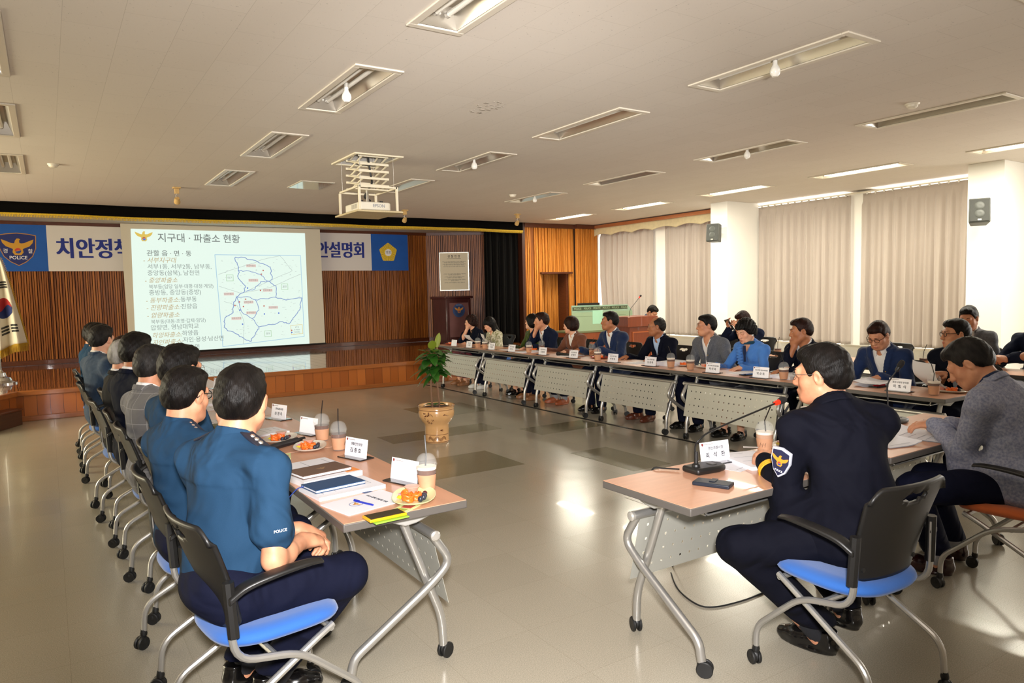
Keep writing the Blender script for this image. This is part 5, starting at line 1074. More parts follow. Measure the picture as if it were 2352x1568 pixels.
for k, (x, y, d, lb) in enumerate(((.595,2.6,8,'blue-seated chair under the nearest officer'),(0.556,3.36,2,'blue chair under the officer with glasses, second from the camera'),(0.635,4.02,-3,'blue chair under the third officer in the left row'),(0.579,4.70,0,'blue chair under the man in the grey checked blazer'),(0.563,5.38,-4,'blue chair under the man in the dark navy suit'),(0.505,6.06,2,'blue chair under the white-haired man, its black back standing free'),(0.601,6.73,0,'chair under the officer behind the white-haired man'),(0.473,7.41,0,'chair under the man in the slate-blue jacket'),(0.481,8.11,0,'chair under the second-farthest officer'),(0.481,8.86,0,'chair under the farthest officer of the left row'))):
    seat(x, y, EX+d, lb)
# ---- officer in dress uniform at the near table
def dress(root, I):
    GB = mat('gold_braid', '#d9a324', .4, metal=.3); a, e, w = I['arms'][-1]; d = nz_(w-e)
    for k in range(3):
        c = e+(w-e)*(.70+.05*k); MB().tube([tuple(c+(Vector(nz_(np.cross(d,(0,0,1))))*math.cos(t)+Vector(nz_(np.cross(np.cross(d,(0,0,1)),d)))*math.sin(t))*(.0515-.002*k)) for t in [2*math.pi*q/24 for q in range(25)]], .0042, 6).build('cuff_braid', GB, root)
    a_, e_ = V3(*a), V3(*e); ax = nz_(a_-e_); out = nz_(-I['r']-I['f']*.55-ax*((-I['r']-I['f']*.55)@ax)); side_ = np.cross(ax, out); p = a_+(e_-a_)*.42+out*.062
    M = Matrix([[float(v) for v in (side_[i], ax[i], out[i], p[i])] for i in range(3)]+[[0,0,0,1]]); s_ = [(x*.125,y*.155) for x, y in [(-.34,.34),(0,.4),(.34,.34),(.36,.05),(.22,-.25),(0,-.42),(-.22,-.25),(-.36,.05)]]
    pt = MB().prism(s_, .012, M, z0=-.004).build('sleeve_patch', mat('patch_rim', '#b8bac6', .6), root, bevel=.002); MB().prism([(x*.86,y*.86) for x, y in s_], .014, M, z0=-.004).build('patch_field', mat('patch_navy', '#171b3d', .7), pt, smooth=0)
    eagle(pt, M@Matrix.Translation((0,.008,.0095)), .075, mat('patch_gold', '#e0912c', .5), ERED, EBLU, th=.002); text('POLICE', .011, WHI, pt, M@Matrix.Translation((0,-.034,.0105)))
    q = I['N0']+(I['S'][-1]-I['N0'])*.7+I['up']*.067; MB().lathe([(.014,0),(.011,.005),(0,.006)], q, 8, axis=Vector(I['up'])).build('shoulder_badge', MATS['epaulette_brass'] if 'epaulette_brass' in MATS else CAPM, root)
person('officer in dark dress uniform with gold cuff braid, hands clasped on the near table', (2.72,1.63,0), 0, 'jacket', 'uniform', under='uniform', bottom='uniform', skin='mid', lean=17, side=4, twist=-28, head=(18,5,-2), glasses='thin', h=.008, hf=.0045, hand_h=.0045, seed=11, girth=1.12, sc=1.06, vdeep=.12, neckfwd=.03,
    LH=H_(.03,.46,.715,(.35,.8,.1),(.7,-.2,-.5),.95,pole=(-.12,-.1,-1)), RH=H_(.15,.5,.715,(-.7,.4,.1),(-.3,-.5,-.5),.85,pole=(1,-.2,-.6)), knees={-1:V3(-.33,.32,.465),1:V3(.05,.38,.47)}, feet={-1:V3(.0,.18,.085),1:V3(.24,.22,.11)}, sock='dark', extra=dress)
seat(2.6,1.62,-4,'blue-seated chair under the officer in dress uniform')
# ---- man in grey blazer
person('man in marled grey blazer bent over papers at the near table', (4.08,1.56,0), R(4), 'jacket', 'ggrey', under='mnavy', skin='mid', lean=20, twist=-8, head=(14,36,0), h=.0085, hf=.0048, hand_h=.0048, seed=12, hc='dark', girth=1.08, sc=1.05, neckfwd=.04, vdeep=.2,
    LH=H_(.02,.43,.755,(-.1,.9,-.02),(.2,-.1,-1),.35,spread=1.6,pole=(-.35,-.3,-1)), RH=H_(.2,.44,.73,(-.35,.8,-.1),(-.3,-.1,-1),.8), knees={-1:V3(-.36,.38,.5),1:V3(-.12,.42,.5)}, feet={-1:V3(-.08,.38,.09),1:V3(.2,.42,.09)}, shoe='maroon', sock='grey')
seat(4.02,1.6,4,'orange-seated chair under the man in the grey blazer','o')
# ---- window-side row, facing the room
WX = 90
def row(label, x, y, **k):
    k.setdefault('skin','mid'); k['sc'] = k.get('sc',1)*1.0; return person(label, (x,y,0), R(WX+k.pop('rz',0)), **k)
row('woman in navy jacket with permed hair holding a hand to her mouth', 6.35, 10.85, top='jacket', col='dnavy', under='black', fem=True, hair='curly', hc='brown', bottom='flower', lean=16, head=(-42,2,0), glasses='thin', seed=21, sc=.95, RH=H_(.02,.26,1.02,(-.1,.2,1),(0,-1,.1),.9,pole=(.2,.5,-1)), LH=H_(-.15,.38,.77), skin='fair', shoe='tan')
row('young woman with long black hair in a floral blouse looking down', 6.35, 10.24, top='shirt', col='floral', fem=True, hair='long', lean=12, head=(-14,28,0), seed=22, sc=.93, skin='fair', RH=H_(.1,.4,.77), LH=H_(-.15,.4,.77), shoe='white', collar=False)
row('woman in olive knit top with chin raised, behind the man propping his chin', 6.40, 9.12, top='knit', col='green', fem=True, hair='bob', lean=12, head=(-66,-6,0), seed=23, sc=.97, skin='fair', bottom='skirt', LH=H_(-.22,.42,.76), RH=H_(.12,.42,.77), collar=False)
row('man in navy blazer propping his chin on his fist', 6.35, 8.71, top='jacket', col='navy', hair='short', hc='brown', lean=16, head=(-40,2,0), seed=24, sc=1.01, skin='mid', RH=H_(.06,.25,1.0,(-.2,-.1,1),(0,-1,.3),1.1,pole=(.2,.5,-1)), LH=H_(-.12,.4,.77,(.7,.4,0)), extra=pin, shoe='tan')
row('woman with a brown bob in a brown jacket, white bow at the collar', 6.38, 8.07, top='jacket', col='brown', under='white', fem=True, hair='bob', hc='brown', lean=14, head=(-58,6,0), seed=25, sc=.96, skin='fair', RH=H_(.28,.42,.77,(.5,.8,-.1)), LH=H_(-.14,.38,.77), shoe='orange', sock='grey', vdeep=.2, lapel=False)
row('man with thick swept black hair in a navy blazer and wristwatch', 6.35, 7.22, top='jacket', col='mnavy', under='white', lean=11, head=(-36,0,0), seed=26, sc=1.02, skin='tan', RH=H_(.26,.42,.78,(.6,.7,-.1)), LH=H_(-.12,.4,.8,(.5,.7,-.1)), extra=pin)
row('balding man in dark navy blazer over a pale blue shirt', 6.38, 6.37, top='jacket', col='dnavy', under='pale', hair='bald', hc='dark', lean=13, head=(-44,2,0), seed=27, sc=.98, skin='tan', glasses='thin', girth=1.12, RH=H_(.26,.4,.77,(.4,.8,-.1)), LH=H_(-.15,.38,.77), extra=pin, shoe='brown')
row('young man in light grey blazer over a white tee with full black hair', 6.38, 5.61, top='jacket', col='lgrey', under='skyw', lean=9, head=(-34,2,0), seed=28, sc=1.0, skin='mid', glasses='thin', RH=H_(.1,.3,.72), LH=H_(-.2,.3,.72), collar=False, extra=pin)
def scarf(root, I):
    c = I['N0']; MB().tube([tuple(c+I['up']*(.02+.012*math.sin(t))+I['r']*.068*math.cos(t)+I['f']*(.03+.068*math.sin(t))) for t in [2*math.pi*k/24 for k in range(25)]], .018, 8).build('scarf', cloth_mat('teal_scarf','#1d4256'), root)
    MB().tube(curve([tuple(c+I['f']*.1-I['up']*.0), tuple(c+I['f']*.115-I['up']*.08), tuple(c+I['f']*.13-I['up']*.17)], 4), [.016]*5+[.012]*4, 8).build('scarf_end', CL['mnavy'], root)
    for s in (-1,1): MB().ell(tuple(I['HP'](s*.083,.0,-.045)), (.012,.012,.012), 10).build('earring', mat('pearl', '#e8e4dc', .2, metal=.3), root)
    sm = MB()
    for k in range(26):
        t = k/25; p = c+I['r']*(.06-.03*t)*1+I['f']*(.118+.04*math.sin(t*2.2))-I['up']*(.02+.26*t); sm.ell(tuple(p+I['r']*.014*math.sin(k*2.1)), (.03,.01,.012), 8)
    sm.build('ruffle', CL['sky'], root)
row('woman in sky-blue ruffled blouse with teal scarf and pearl earrings', 6.36, 5.01, top='blouse', col='sky', fem=True, hair='curly', bottom='skirt', lean=13, head=(-6,22,0), seed=29, sc=.98, skin='fair', girth=1.2, h=.01, hf=.0055, RH=H_(.2,.42,.765,(.1,.9,-.15)), LH=H_(-.12,.4,.765,(.35,.85,-.1)), extra=scarf)
row('man in navy blazer resting his fist against his mouth', 6.38, 4.35, top='jacket', col='dnavy', under='white', lean=15, head=(-40,8,0), seed=30, sc=1.0, skin='tan', hc='brown', RH=H_(.05,.24,.98,(-.1,-.05,1),(.2,-1,.2),1.15,pole=(.2,.5,-1)), LH=H_(.0,.42,.77,(.6,.7,-.1)))
row('man in blue blazer and black-rimmed glasses writing with head bowed', 6.42, 3.59, top='jacket', col='blueblz', under='white', lean=15, head=(2,30,0), seed=31, sc=1.0, skin='mid', glasses='black', hc='brown', h=.01, hf=.0055, RH=H_(.2,.36,.775,(-.2,.9,-.15),(-.4,0,-1),.8), LH=H_(-.12,.36,.765,(.5,.8,-.1)), extra=pin, vdeep=.3)
row('man in black-rimmed glasses and open dark jacket turned toward the stage', 6.42, 2.97, top='jacket', col='dnavy', under='lightblue', lean=10, head=(-38,2,0), seed=32, sc=1.0, skin='mid', glasses='black', h=.01, hf=.0055, RH=H_(-.02,.36,.83,(.2,.8,.2),(0,-.3,-1),.6), LH=H_(-.18,.34,.8,(.3,.8,.2)), vdeep=.36, lapel=False)
for x, y, lb in ((6.4,11.08,'chair of the woman with a hand to her mouth'),(6.4,10.4,'chair of the long-haired young woman'),(6.45,9.4,'chair of the woman in the olive top'),(6.41,8.86,'chair of the man propping his chin'),(6.42,8.18,'chair of the woman in the brown jacket'),(6.42,7.32,'chair of the man with the wristwatch'),(6.44,6.4,'chair of the balding man'),(6.44,5.66,'chair of the man in the light grey blazer'),(6.42,5.06,'chair of the woman in sky blue'),(6.44,4.4,'chair of the man with a fist at his mouth'),(6.48,3.64,'chair of the man writing'),(6.48,3.02,'chair of the man in the open dark jacket')):
    seat(x, y, WX, lb)
# ---- second row and lectern
row('man in dark suit lifting a black phone, behind the woman in sky blue', 8.25, 6.57, top='jacket', col='navy', lean=14, head=(-8,30,0), seed=33, sc=1.0, hc='brown', RH=H_(.12,.34,1.02,(.1,.4,.8),(-1,0,.2),.5), LH=H_(-.02,.34,1.0,(.1,.4,.8),(1,0,0),.5))
row('man in dark grey suit looking down, in front of the near column', 8.30, 3.75, top='jacket', col='lgrey', under='white', lean=7, head=(8,16,0), seed=34, sc=1.04, skin='mid')
row('man at the picture edge with clasped hands on the second-row table', 8.30, 3.10, top='jacket', col='navy', lean=10, head=(-30,6,0), seed=35, sc=1.04, LH=H_(.12,.5,.78,(.3,.9,.2),(.6,0,-.6),.8), RH=H_(.22,.5,.78,(-.3,.9,.2),(-.6,0,-.6),.8))
person('officer in blue shirt reading at the lectern, only his head above it', (9.5,10.2,0), R(195), 'shirt', 'police', sleeve='short', lean=22, head=(-8,40,0), seed=36, sc=1.0, seat=.53, neckfwd=.03)
seat(9.5,10.26,195,'chair behind the lectern')
seat(8.34,6.65,90,'chair of the man lifting a phone'); seat(8.36,3.8,90,'chair of the man in front of the near column'); seat(8.36,3.02,90,'chair at the picture edge'); seat(8.35,4.75,90,'empty grey-backed chair behind the man writing'); seat(8.4,7.3,100,'empty chair in front of the curtain beside the lectern')
for k in 'bo':
    if not CU_[k]: bpy.data.objects.remove(CH_[k])
# ================================================================ things on the tables
ZT = .7205
CUPC = mat('clear_cup', '#eef2f2', .08, alpha=.1, coat=.3); COFF = mat('iced_coffee', '#5a2f16', .15, coat=.5); LATTE = mat('latte', '#b98a66', .3); FOAMM = mat('milk_foam', '#e9dfcf', .5); SLV = mat('kraft_sleeve', '#c08e6c', .7, var=.06, vscale=40); STRW = mat('straw_black', '#1c1614', .4); INKC = mat('sleeve_ink', '#5a3b28', .7)
def cup(foam, ang, latte=False):
    t = thing('iced_coffee_cup', 'c', 'cup'); 
    MB().lathe([(.0,.001),(.033,.001),(.034,.004),(.045,.108),(.0465,.112)], n=24, closed=False).build('cup_body', CUPC, t)
    b = MB(); b.lathe([(.0,.004),(.032,.004),(.0425,.092),(.0,.092)], n=20); b.build('coffee', LATTE if latte else COFF, t)
    if foam: MB().lathe([(.0,.0925),(.0425,.0925),(.0438,.105),(.0,.106)], n=20).build('foam', FOAMM, t)
    s = MB().lathe([(.0345,.006),(.0422,.072)], n=24, closed=False).build('sleeve', SLV, t)
    k = MB()
    for i in range(5):
        a = -2.0+i*.16; k.tube([(.0405*math.cos(a),.0405*math.sin(a),.03+.012*(i%2)),(.0425*math.cos(a+.1),.0425*math.sin(a+.1),.042+.01*((i+1)%2))], .0012, 4)
    k.build('scribble', INKC, s, smooth=0)
    MB().lathe([(.0475,.110),(.049,.114),(.047,.118),(.045,.128),(.038,.146),(.026,.158),(.012,.163)], n=24, closed=False).build('dome_lid', CUPC, t)
    MB().tube([(.012,0,.03),(.0,.0,.163),(-.028*math.cos(ang),-.028*math.sin(ang),.235)], .0033, 6).build('straw', STRW, t); return t
CP = {'a': cup(0,.4), 'f': cup(1,2.4), 'l': cup(1,3.3,True)}; CUSE = {k: [] for k in CP}
GC = 'iced coffees on the meeting tables'
for k, x, y, rz, lb in (('f',1.35,2.8,2.0,'foam-topped iced coffee beside the front fruit plate of the left row'),('a',1.32,3.84,.9,'dark iced coffee next to the second officer\'s name card'),('a',1.33,4.16,3.6,'dark iced coffee just behind another one, in front of a hidden name card'),('a',1.3,6.64,1,'iced coffee in the middle of the left row, beside the far cup with upright straw'),('a',1.4,6.95,2,'farther iced coffee with upright straw in the left row'),
  ('l',3.08,2.38,5.2,'milky iced coffee with bent straw before the officer in dress uniform'),('f',5.62,9.69,1,'iced coffee by the white paper of the woman with a hand at her mouth'),('f',5.6,9.44,2,'iced coffee before the long-haired young woman'),('f',5.66,8.33,0,'iced coffee before the woman in the olive top'),('a',5.9,8.36,1,'iced coffee with little left in front of the chin-propping man'),('f',5.62,6.78,2,'iced coffee at the table joint by the man with the wristwatch'),('a',6.0,7.35,2,'iced coffee behind the one at the table joint, touched by a hand'),
  ('f',5.64,5.57,3,'iced coffee before the balding man'),('f',5.63,5.28,4,'iced coffee before the man in the light grey blazer'),('f',5.64,4.15,3,'iced coffee between the woman in blue and the man with a fist at his mouth'),('f',5.64,2.82,2,'iced coffee at the corner of the window-side row, beside the last fruit plate'),
  ('a',7.52,5.62,1,'iced coffee on the second-row table behind the woman in blue'),('a',7.45,3.83,2,'iced coffee on the second-row table behind the man in black-rimmed glasses'),('a',7.5,2.62,2,'iced coffee at the picture edge by the clasped hands')):
    place(CP[k], CUSE[k], (x,y,ZT), rz, lb, GC)
ACR = mat('acrylic_card', '#eceaf0', .3); NBASE = mat('card_base_black', '#15151a', .15, coat=.6); NINK = mat('card_ink', '#23232b', .6); CRED = mat('crest_maroon', '#7a2a24', .6)
def nameplate(loc, rz, label, l1, l2, sc=1):
    t = thing('name_card', label, 'name card', loc, rz, 'acrylic name cards')
    MB().bx((-.095,-.045,0),(.095,.05,.007)).build('base', NBASE, t, bevel=.002)
    a = R(-9); M = Matrix.Translation((0,.0,.006))@Matrix.Rotation(a,4,'X'); c = MB(); c.prism([(-.088,0),(.088,0),(.088,.098),(-.088,.098)], .004, M@Matrix(((1,0,0,0),(0,0,-1,.002),(0,1,0,0),(0,0,0,1)))); c = c.build('card', ACR, t, smooth=0)
    pm = lambda x, z: M@plane_M((x,-.0026,z),(1,0,0),(0,0,1))
    if l1: text(l1, .017 if len(l1) < 11 else .0125, NINK, c, pm(.005,.066), offset=.0003, extrude=.0002)
    if l2: text(l2, .027, NINK, c, pm(0,.033), offset=.0005, extrude=.0002, space=1.0)
    MB().prism([(-.006,.006),(.006,.006),(.005,-.003),(0,-.008),(-.005,-.003)], .0004, pm(-.074,.087)).build('crest', CRED, c, smooth=0); MB().prism([(-.064,.004),(-.01,.004),(-.01,.001),(-.064,.001)], .0004, pm(0,.085)).build('small_print', mat('print_grey','#9a8f8a',.6), c, smooth=0)
    return t
for y, lb, a, b in ((2.98,'name card half hidden behind the front iced coffee','',''),(3.59,'name card in clear view between the second officer\'s cups and the front coffee','생활안전과장','김 종 호'),(4.41,'name card mostly hidden behind two iced coffees','',''),(5.09,'name card on a mirror-like base farther along the left row','경비교통과장','손 영 국'),(7.2,'small far name card beyond the distant iced coffees','','')):
    nameplate((1.32,y,ZT), R(-72), lb, a, b)
nameplate((2.7,2.37,ZT), R(-8), 'name card before the officer in dress uniform, readable to the camera', '경산경찰서장', '최   석   환')
for x, y, lb, a, b in ((5.55,10.35,'leftmost name card of the window-side row, beside the plant leaves','',''),(5.55,9.85,'name card by the woman holding a hand to her mouth','경산시의회','이 경 원'),(5.58,9.22,'name card before the long-haired young woman','경산시의회 의원','이 성 희'),(5.58,8.66,'name card before the woman in the olive top','경산시의회 의원','이 기 동'),(5.6,7.92,'name card before the man propping his chin','경산시의회 의원','엄 정 애'),(5.6,7.24,'name card beside the black handheld microphone','경산시의회 의원','양 재 영'),(5.59,6.47,'name card before the man with the wristwatch','경산시의회 의원','박 병 호'),(5.61,5.86,'name card before the balding man','경산시의회 의원','남 광 락'),(5.58,4.94,'name card before the man in the light grey blazer','경산시의회 산업건설위원장','박 미 옥'),(5.58,4.36,'name card before the woman in sky blue','경산시의회 행정사회위원장','박 순 득'),(5.63,3.08,'name card before the man writing, behind the upright microphone','경산시의회 부의장','이  철  식')):
    nameplate((x,y,ZT), R(-90), lb, a, b)
# plates of fruit and snacks
PLW = mat('plate_white', '#d9d2c4', .3, coat=.3); PLG = mat('plate_green', '#cfd3a0', .3, coat=.3); PLR = mat('plate_red', '#a83a24', .35, coat=.3); ORG = mat('orange_fruit', '#e8681c', .4); GRP = mat('grape_skin', '#2b2e3c', .3, var=.3, vscale=30, coat=.3); CHY = mat('cherry_skin', '#4a1218', .15, coat=.6); JEL = mat('jelly_cup', '#e59a86', .15, alpha=.85, coat=.5); FOIL = mat('foil_lid', '#e2b59f', .3, metal=.2); PKY = mat('packet_yellow', '#d8c52a', .35, coat=.4); PKG = mat('packet_print', '#7a9a3a', .4, coat=.3); PKP = mat('packet_pink', '#c47a86', .4)
def plate(m):
    t = MB(); pr = [(.0,.003),(.6,.003),(.85,.008),(1.0,.018),(1.01,.02),(.985,.021),(.83,.012),(.6,.007),(.0,.007)]
    t.grid(lambda u, v: ((.135*(abs(math.cos(u*6.2832))**.8)*(1 if math.cos(u*6.2832) >= 0 else -1))*pr[min(8,int(v*8+.5))][0], (.09*(abs(math.sin(u*6.2832))**.8)*(1 if math.sin(u*6.2832) >= 0 else -1))*pr[min(8,int(v*8+.5))][0], pr[min(8,int(v*8+.5))][1]), 40, 8)
    return t.build('plate', m)
PT = {'w': plate(PLW), 'g': plate(PLG), 'r': plate(PLR)}; PU = {k: [] for k in PT}
def wedge():
    s = MB()
    for k in range(3): s.grid(lambda u, v, k=k: ((.022-.004*k)*math.cos(u*3.6+k)+.004*math.sin(v*9), (.02)*math.sin(u*3.6+k)+.004*math.cos(v*7+k), .004+v*(.026-.003*k)+.004*math.sin(u*8)), 12, 3)
    return s.build('orange_fruit_slice', ORG, solid=.004)
FR = {'orange_fruit_slice': (wedge(), []), 'grape': (MB().ell((0,0,.0125), (.0115,.0115,.0125), 12).build('grape', GRP), []), 'cherry': (MB().ell((0,0,.0095), (.0105,.0105,.0098), 12).build('cherry', CHY), [])}
jc = thing('jelly_cup', 'j', 'snack'); MB().lathe([(.0,.0),(.02,.0),(.027,.028),(.031,.03),(.031,.032),(0,.032)], n=18).build('cup_body', JEL, jc); MB().lathe([(.0,.0322),(.033,.0322),(.033,.0335),(0,.034)], n=18).build('foil_lid', FOIL, jc); FR['jelly_cup'] = (jc, [])
def packet(m): return MB().grid(lambda u, v: (-.035+.07*u, -.022+.044*v+.004*math.sin(u*9), .012*math.sin(math.pi*u)**.6*math.sin(math.pi*v)**.6+.002), 10, 8).grid(lambda u, v: (-.035+.07*u, .022-.044*v+.004*math.sin(u*9), .001), 10, 8)
pk = packet(0).build('snack_packet', [PKY]); MB().bx((-.02,-.012,.011),(.02,.012,.0165)).build('printed_label', PKP, pk, smooth=0); FR['snack_packet'] = (pk, [])
CATS = {'orange_fruit_slice':'fruit','grape':'grape','cherry':'cherry','jelly_cup':'jelly cup','snack_packet':'snack packet'}; LB = {'orange_fruit_slice':'bright orange peeled fruit piece','grape':'dark grape','cherry':'dark red cherry','jelly_cup':'pink foil-lidded jelly cup','snack_packet':'shiny yellow snack packet'}
rr = random.Random(9)
def serve(k, x, y, rz, where, full=True, items=None):
    p = place(PT[k], PU[k], (x,y,ZT), rz, '%s oval snack plate %s' % ({'w':'white','g':'pale green','r':'red'}[k], where), 'snack plates'); p['category'] = 'plate'
    M = Matrix.Translation((x,y,ZT+.0075))@Matrix.Rotation(rz,4,'Z')
    items = items or [('orange_fruit_slice',-.055,.02),('orange_fruit_slice',-.03,-.01),('orange_fruit_slice',-.012,.028),('grape',-.07,-.03),('grape',-.045,-.042),('grape',-.02,-.045),('cherry',.005,-.04),('cherry',.03,-.045),('jelly_cup',.06,.01),('snack_packet',.02,.045)]
    for n_, a, b in items:
        pr, us = FR[n_]; v = M@Vector((a,b,.0 if abs(a) < .08 else .003)); o = place(pr, us, v, rr.uniform(0,6), '%s on plate %s' % (LB[n_], where), '%s pieces on one plate' % CATS[n_]+' '+where); o['category'] = CATS[n_]
few = [('orange_fruit_slice',-.03,.0),('orange_fruit_slice',-.0,.02),('grape',-.06,-.02),('grape',-.045,-.035),('jelly_cup',.05,.01),('snack_packet',.02,-.045)]
serve('g', 1.24, 2.7, R(62), 'at the front table corner'); serve('w', 1.2, 3.98, R(70), 'behind the brown notebook'); serve('w', 1.13, 4.33, R(60), 'beside the black tube'); serve('w', 1.12, 5.6, R(75), 'beyond the open report pages', items=few); serve('w', 1.15, 6.3, R(80), 'far along the left row', items=few)
serve('w', 3.28, 2.36, R(10), 'behind the milky coffee', items=few+[('snack_packet',-.02,.05)])
for k, y, x, w in (('r',10.7,5.7,'at the stage end of the window-side row'),('w',8.55,5.9,'before the woman in the olive top'),('r',6.98,5.82,'beside the table joint coffee'),('w',5.62,5.88,'before the balding man\'s coffee'),('w',5.28,5.9,'before the man in light grey'),('w',4.05,5.8,'before the man with a fist at his mouth'),('w',2.82,5.88,'at the near end of the window-side row')): serve(k, x, y, R(95), w, items=few)
serve('w', 7.72, 5.55, R(90), 'on the table behind the woman in blue', items=few[:3]); serve('r', 7.6, 4.0, R(90), 'on the second-row table behind the man in glasses', items=few[:3])
# papers, notebooks, phones
PAP = mat('paper', '#dcdbe0', .7); PRT = mat('print', '#8f9096', .8); DRK = mat('print_dark', '#3d3d45', .8)
def paper(label, x, y, rz, w=.21, l=.297, th=.002, curl=0, lines=6, z=ZT, title=None, name='paper_sheet', m=None, seed=0, roll=0):
    t = thing(name, label, 'paper', (x,y,z), rz); rr = random.Random(seed)
    def fn(u, v, dz=th): return (-w/2+w*u, -l/2+l*v, dz+curl*(max(0,u-.5)**2*1.6+max(0,.25-v)*.2)+roll*max(0,v-.6)**2)
    b = MB().grid(fn, 10, 10); n = len(b.v); b.grid(lambda u, v: (fn(1-u,v)[0], fn(1-u,v)[1], .0003 if not curl else fn(1-u,v)[2]-th), 10, 10)
    w1 = 11
    for k in range(10):
        for (i, j) in ((k, k+1),): pass
    edge = [(0,i) for i in range(11)]
    s1 = MB(); s1.v = b.v; s1.f = b.f; s1.m = b.m
    if not curl: s1.bx((-w/2,-l/2,.0002),(w/2,l/2,th-.0003))
    s1.build('sheet', m or PAP, t, smooth=0 if not curl else 60)
    if lines:
        s = MB()
        for k in range(lines):
            q = .12+.76*k/max(1,lines-1); a, c = .12, .12+.74*rr.uniform(.5,1); za = fn(.5,q)[2]+.0006
            if not curl: s.bx((-w/2+w*a,-l/2+l*q,th),(-w/2+w*c,-l/2+l*q+.003,th+.0004))
            else: s.add([fn(a,q,th+.0006),fn(c,q,th+.0006),fn(c,q+.012,th+.0006),fn(a,q+.012,th+.0006)], [(0,1,2,3)])
        s.build('print', PRT, t, smooth=0)
    if title: text(title, .016, DRK, t, Matrix.Translation((0,l*.18,th+.0004))); eagle(t, Matrix.Translation((0,-l*.16,th+.0004)), .045, GOLD, ERED, EBLU, th=.0004); MB().lathe([(.026,0),(.028,0),(.028,.0005),(.026,.0005)], (0,-l*.16,th), 24, closed=False).build('round_crest', EBLU, t, smooth=0)
    return t
E90 = R(-90)
paper('printed handout with round crest and a blue pen on it, left row front', 1.06, 2.78, R(-78), .21, .297, .004, title='2019 협력 간담회 자료', lines=0)
def block(name, label, cat, x, y, z, rz, w, l, h, m, m2=None, parts=None, bevel=.002):
    t = thing(name, label, cat, (x,y,z), rz)
    if m2: MB().bx((-w/2+.003,-l/2+.003,.002),(w/2-.001,l/2-.003,h-.002)).build('pages', m2, t, smooth=0); MB().bx((-w/2,-l/2,h-.003),(w/2,l/2,h)).bx((-w/2,-l/2,0),(w/2,l/2,.003)).bx((-w/2,-l/2,0),(-w/2+.003,l/2,h)).build('cover', m, t, smooth=0)
    else: MB().bx((-w/2,-l/2,0),(w/2,l/2,h)).build('body', m, t, bevel=bevel)
    return t
pen = thing('ballpoint_pen', 'blue ballpoint pen lying on the crest handout', 'pen', (1.04,2.76,ZT+.008), R(20)); MB().tube([(0,-.06,0),(0,.055,0)], .004, 8).build('barrel', mat('pen_blue', '#23309a', .3), pen); MB().bx((-.0015,.02,.004),(.0015,.055,.006)).build('clip', MATS['pen_blue'], pen)
st1 = paper('loose stack of printed pages under the blue notebook', 1.05, 3.03, R(-84), .215, .31, .016, lines=5, name='paper_stack')
nb = block('notebook', 'blue hard-cover notebook with ribbon on the printed pages', 'notebook', 1.02, 3.06, ZT+.0175, R(-82), .145, .235, .014, mat('cover_blue', '#123c66', .5, bump=.1, bscale=300), PAP); MB().tube(curve([(-.05,-.115,.008),(-.055,-.14,.004),(-.06,-.16,-.012),(-.062,-.18,-.03)],4), .0022, 5).build('ribbon', mat('ribbon_blue','#1c3a8a',.5), nb)
st2 = paper('thick report with pale blue edge under the brown notebook', 1.05, 3.3, R(-80), .215, .3, .024, lines=4, name='paper_stack'); MB().bx((-.11,-.155,.0),(-.095,.15,.012)).build('blue_flag', mat('flag_blue_light', '#8ec5e6', .5, alpha=.8), st2, smooth=0); MB().bx((.02,.08,.0243),(.09,.15,.0247)).build('orange_tab', mat('tab_orange', '#e88a3a', .6), st2, smooth=0)
nb = block('notebook', 'brown leather-look notebook with embossed bird on the thick report', 'notebook', 1.04, 3.31, ZT+.0255, R(-80), .16, .25, .016, mat('cover_brown', '#5f4436', .5, bump=.1, bscale=300), PAP); eagle(nb, Matrix.Translation((0,.01,.0162))@Matrix.Rotation(R(90),4,'Z'), .045, mat('emboss_gold', '#8a6a48', .4), mat('emboss_gold2','#7f6244',.4), MATS['emboss_gold2'], th=.0004)
paper('single white sheet beyond the brown notebook', 1.06, 3.58, R(-82), .21, .297, .002, lines=3)
block('sticky_note', 'dark blue sticky tab between the crest handout and the page stack', 'note', 1.12, 2.93, ZT, R(-70), .06, .04, .002, mat('tab_navy','#1d3b66',.6))
ph = block('smartphone', 'phone in a yellow case on a green card at the table corner', 'phone', 1.04, 2.535, ZT+.006, R(-88), .075, .152, .011, mat('case_yellow', '#d8a413', .4)); MB().bx((-.033,-.07,.0105),(.033,.07,.0118)).build('screen', mat('phone_screen', '#1a1712', .1, coat=.6), ph, smooth=0)
block('card', 'lime green card under the yellow phone', 'card', 1.05, 2.52, ZT, R(-86), .07, .14, .005, mat('lime_card', '#86b83a', .5), bevel=.001)
for x, y, rz, lb in ((1.18,2.62,.6,'pale green printed napkin under the front plate'),(1.02,3.86,1.3,'pale green printed napkin beside the second plate'),(1.02,5.2,1.2,'pale green printed napkin far along the left row')):
    n_ = block('napkin_packet', lb, 'napkin', x, y, ZT, rz, .15, .075, .003, mat('napkin_green', '#c9cf94', .6), bevel=.001); MB().bx((-.03,-.025,.003),(.02,.02,.0035)).build('apple_print', mat('napkin_red', '#a8433a', .6), n_, smooth=0); MB().bx((-.065,-.02,.003),(-.04,.02,.0035)).build('olive_print', mat('napkin_olive', '#93a040', .6), n_, smooth=0)
tb = thing('black_tube', 'slim black rolled tube with strap lying across the left table', 'tube', (1.1,4.12,ZT+.018), R(-58)); MB().tube([(0,-.16,0),(0,.1,0)], .018, 14).build('body', mat('tube_black', '#17171a', .5), tb); MB().tube([(0,.1,0),(0,.16,0)], .011, 12).build('handle', MICB, tb)
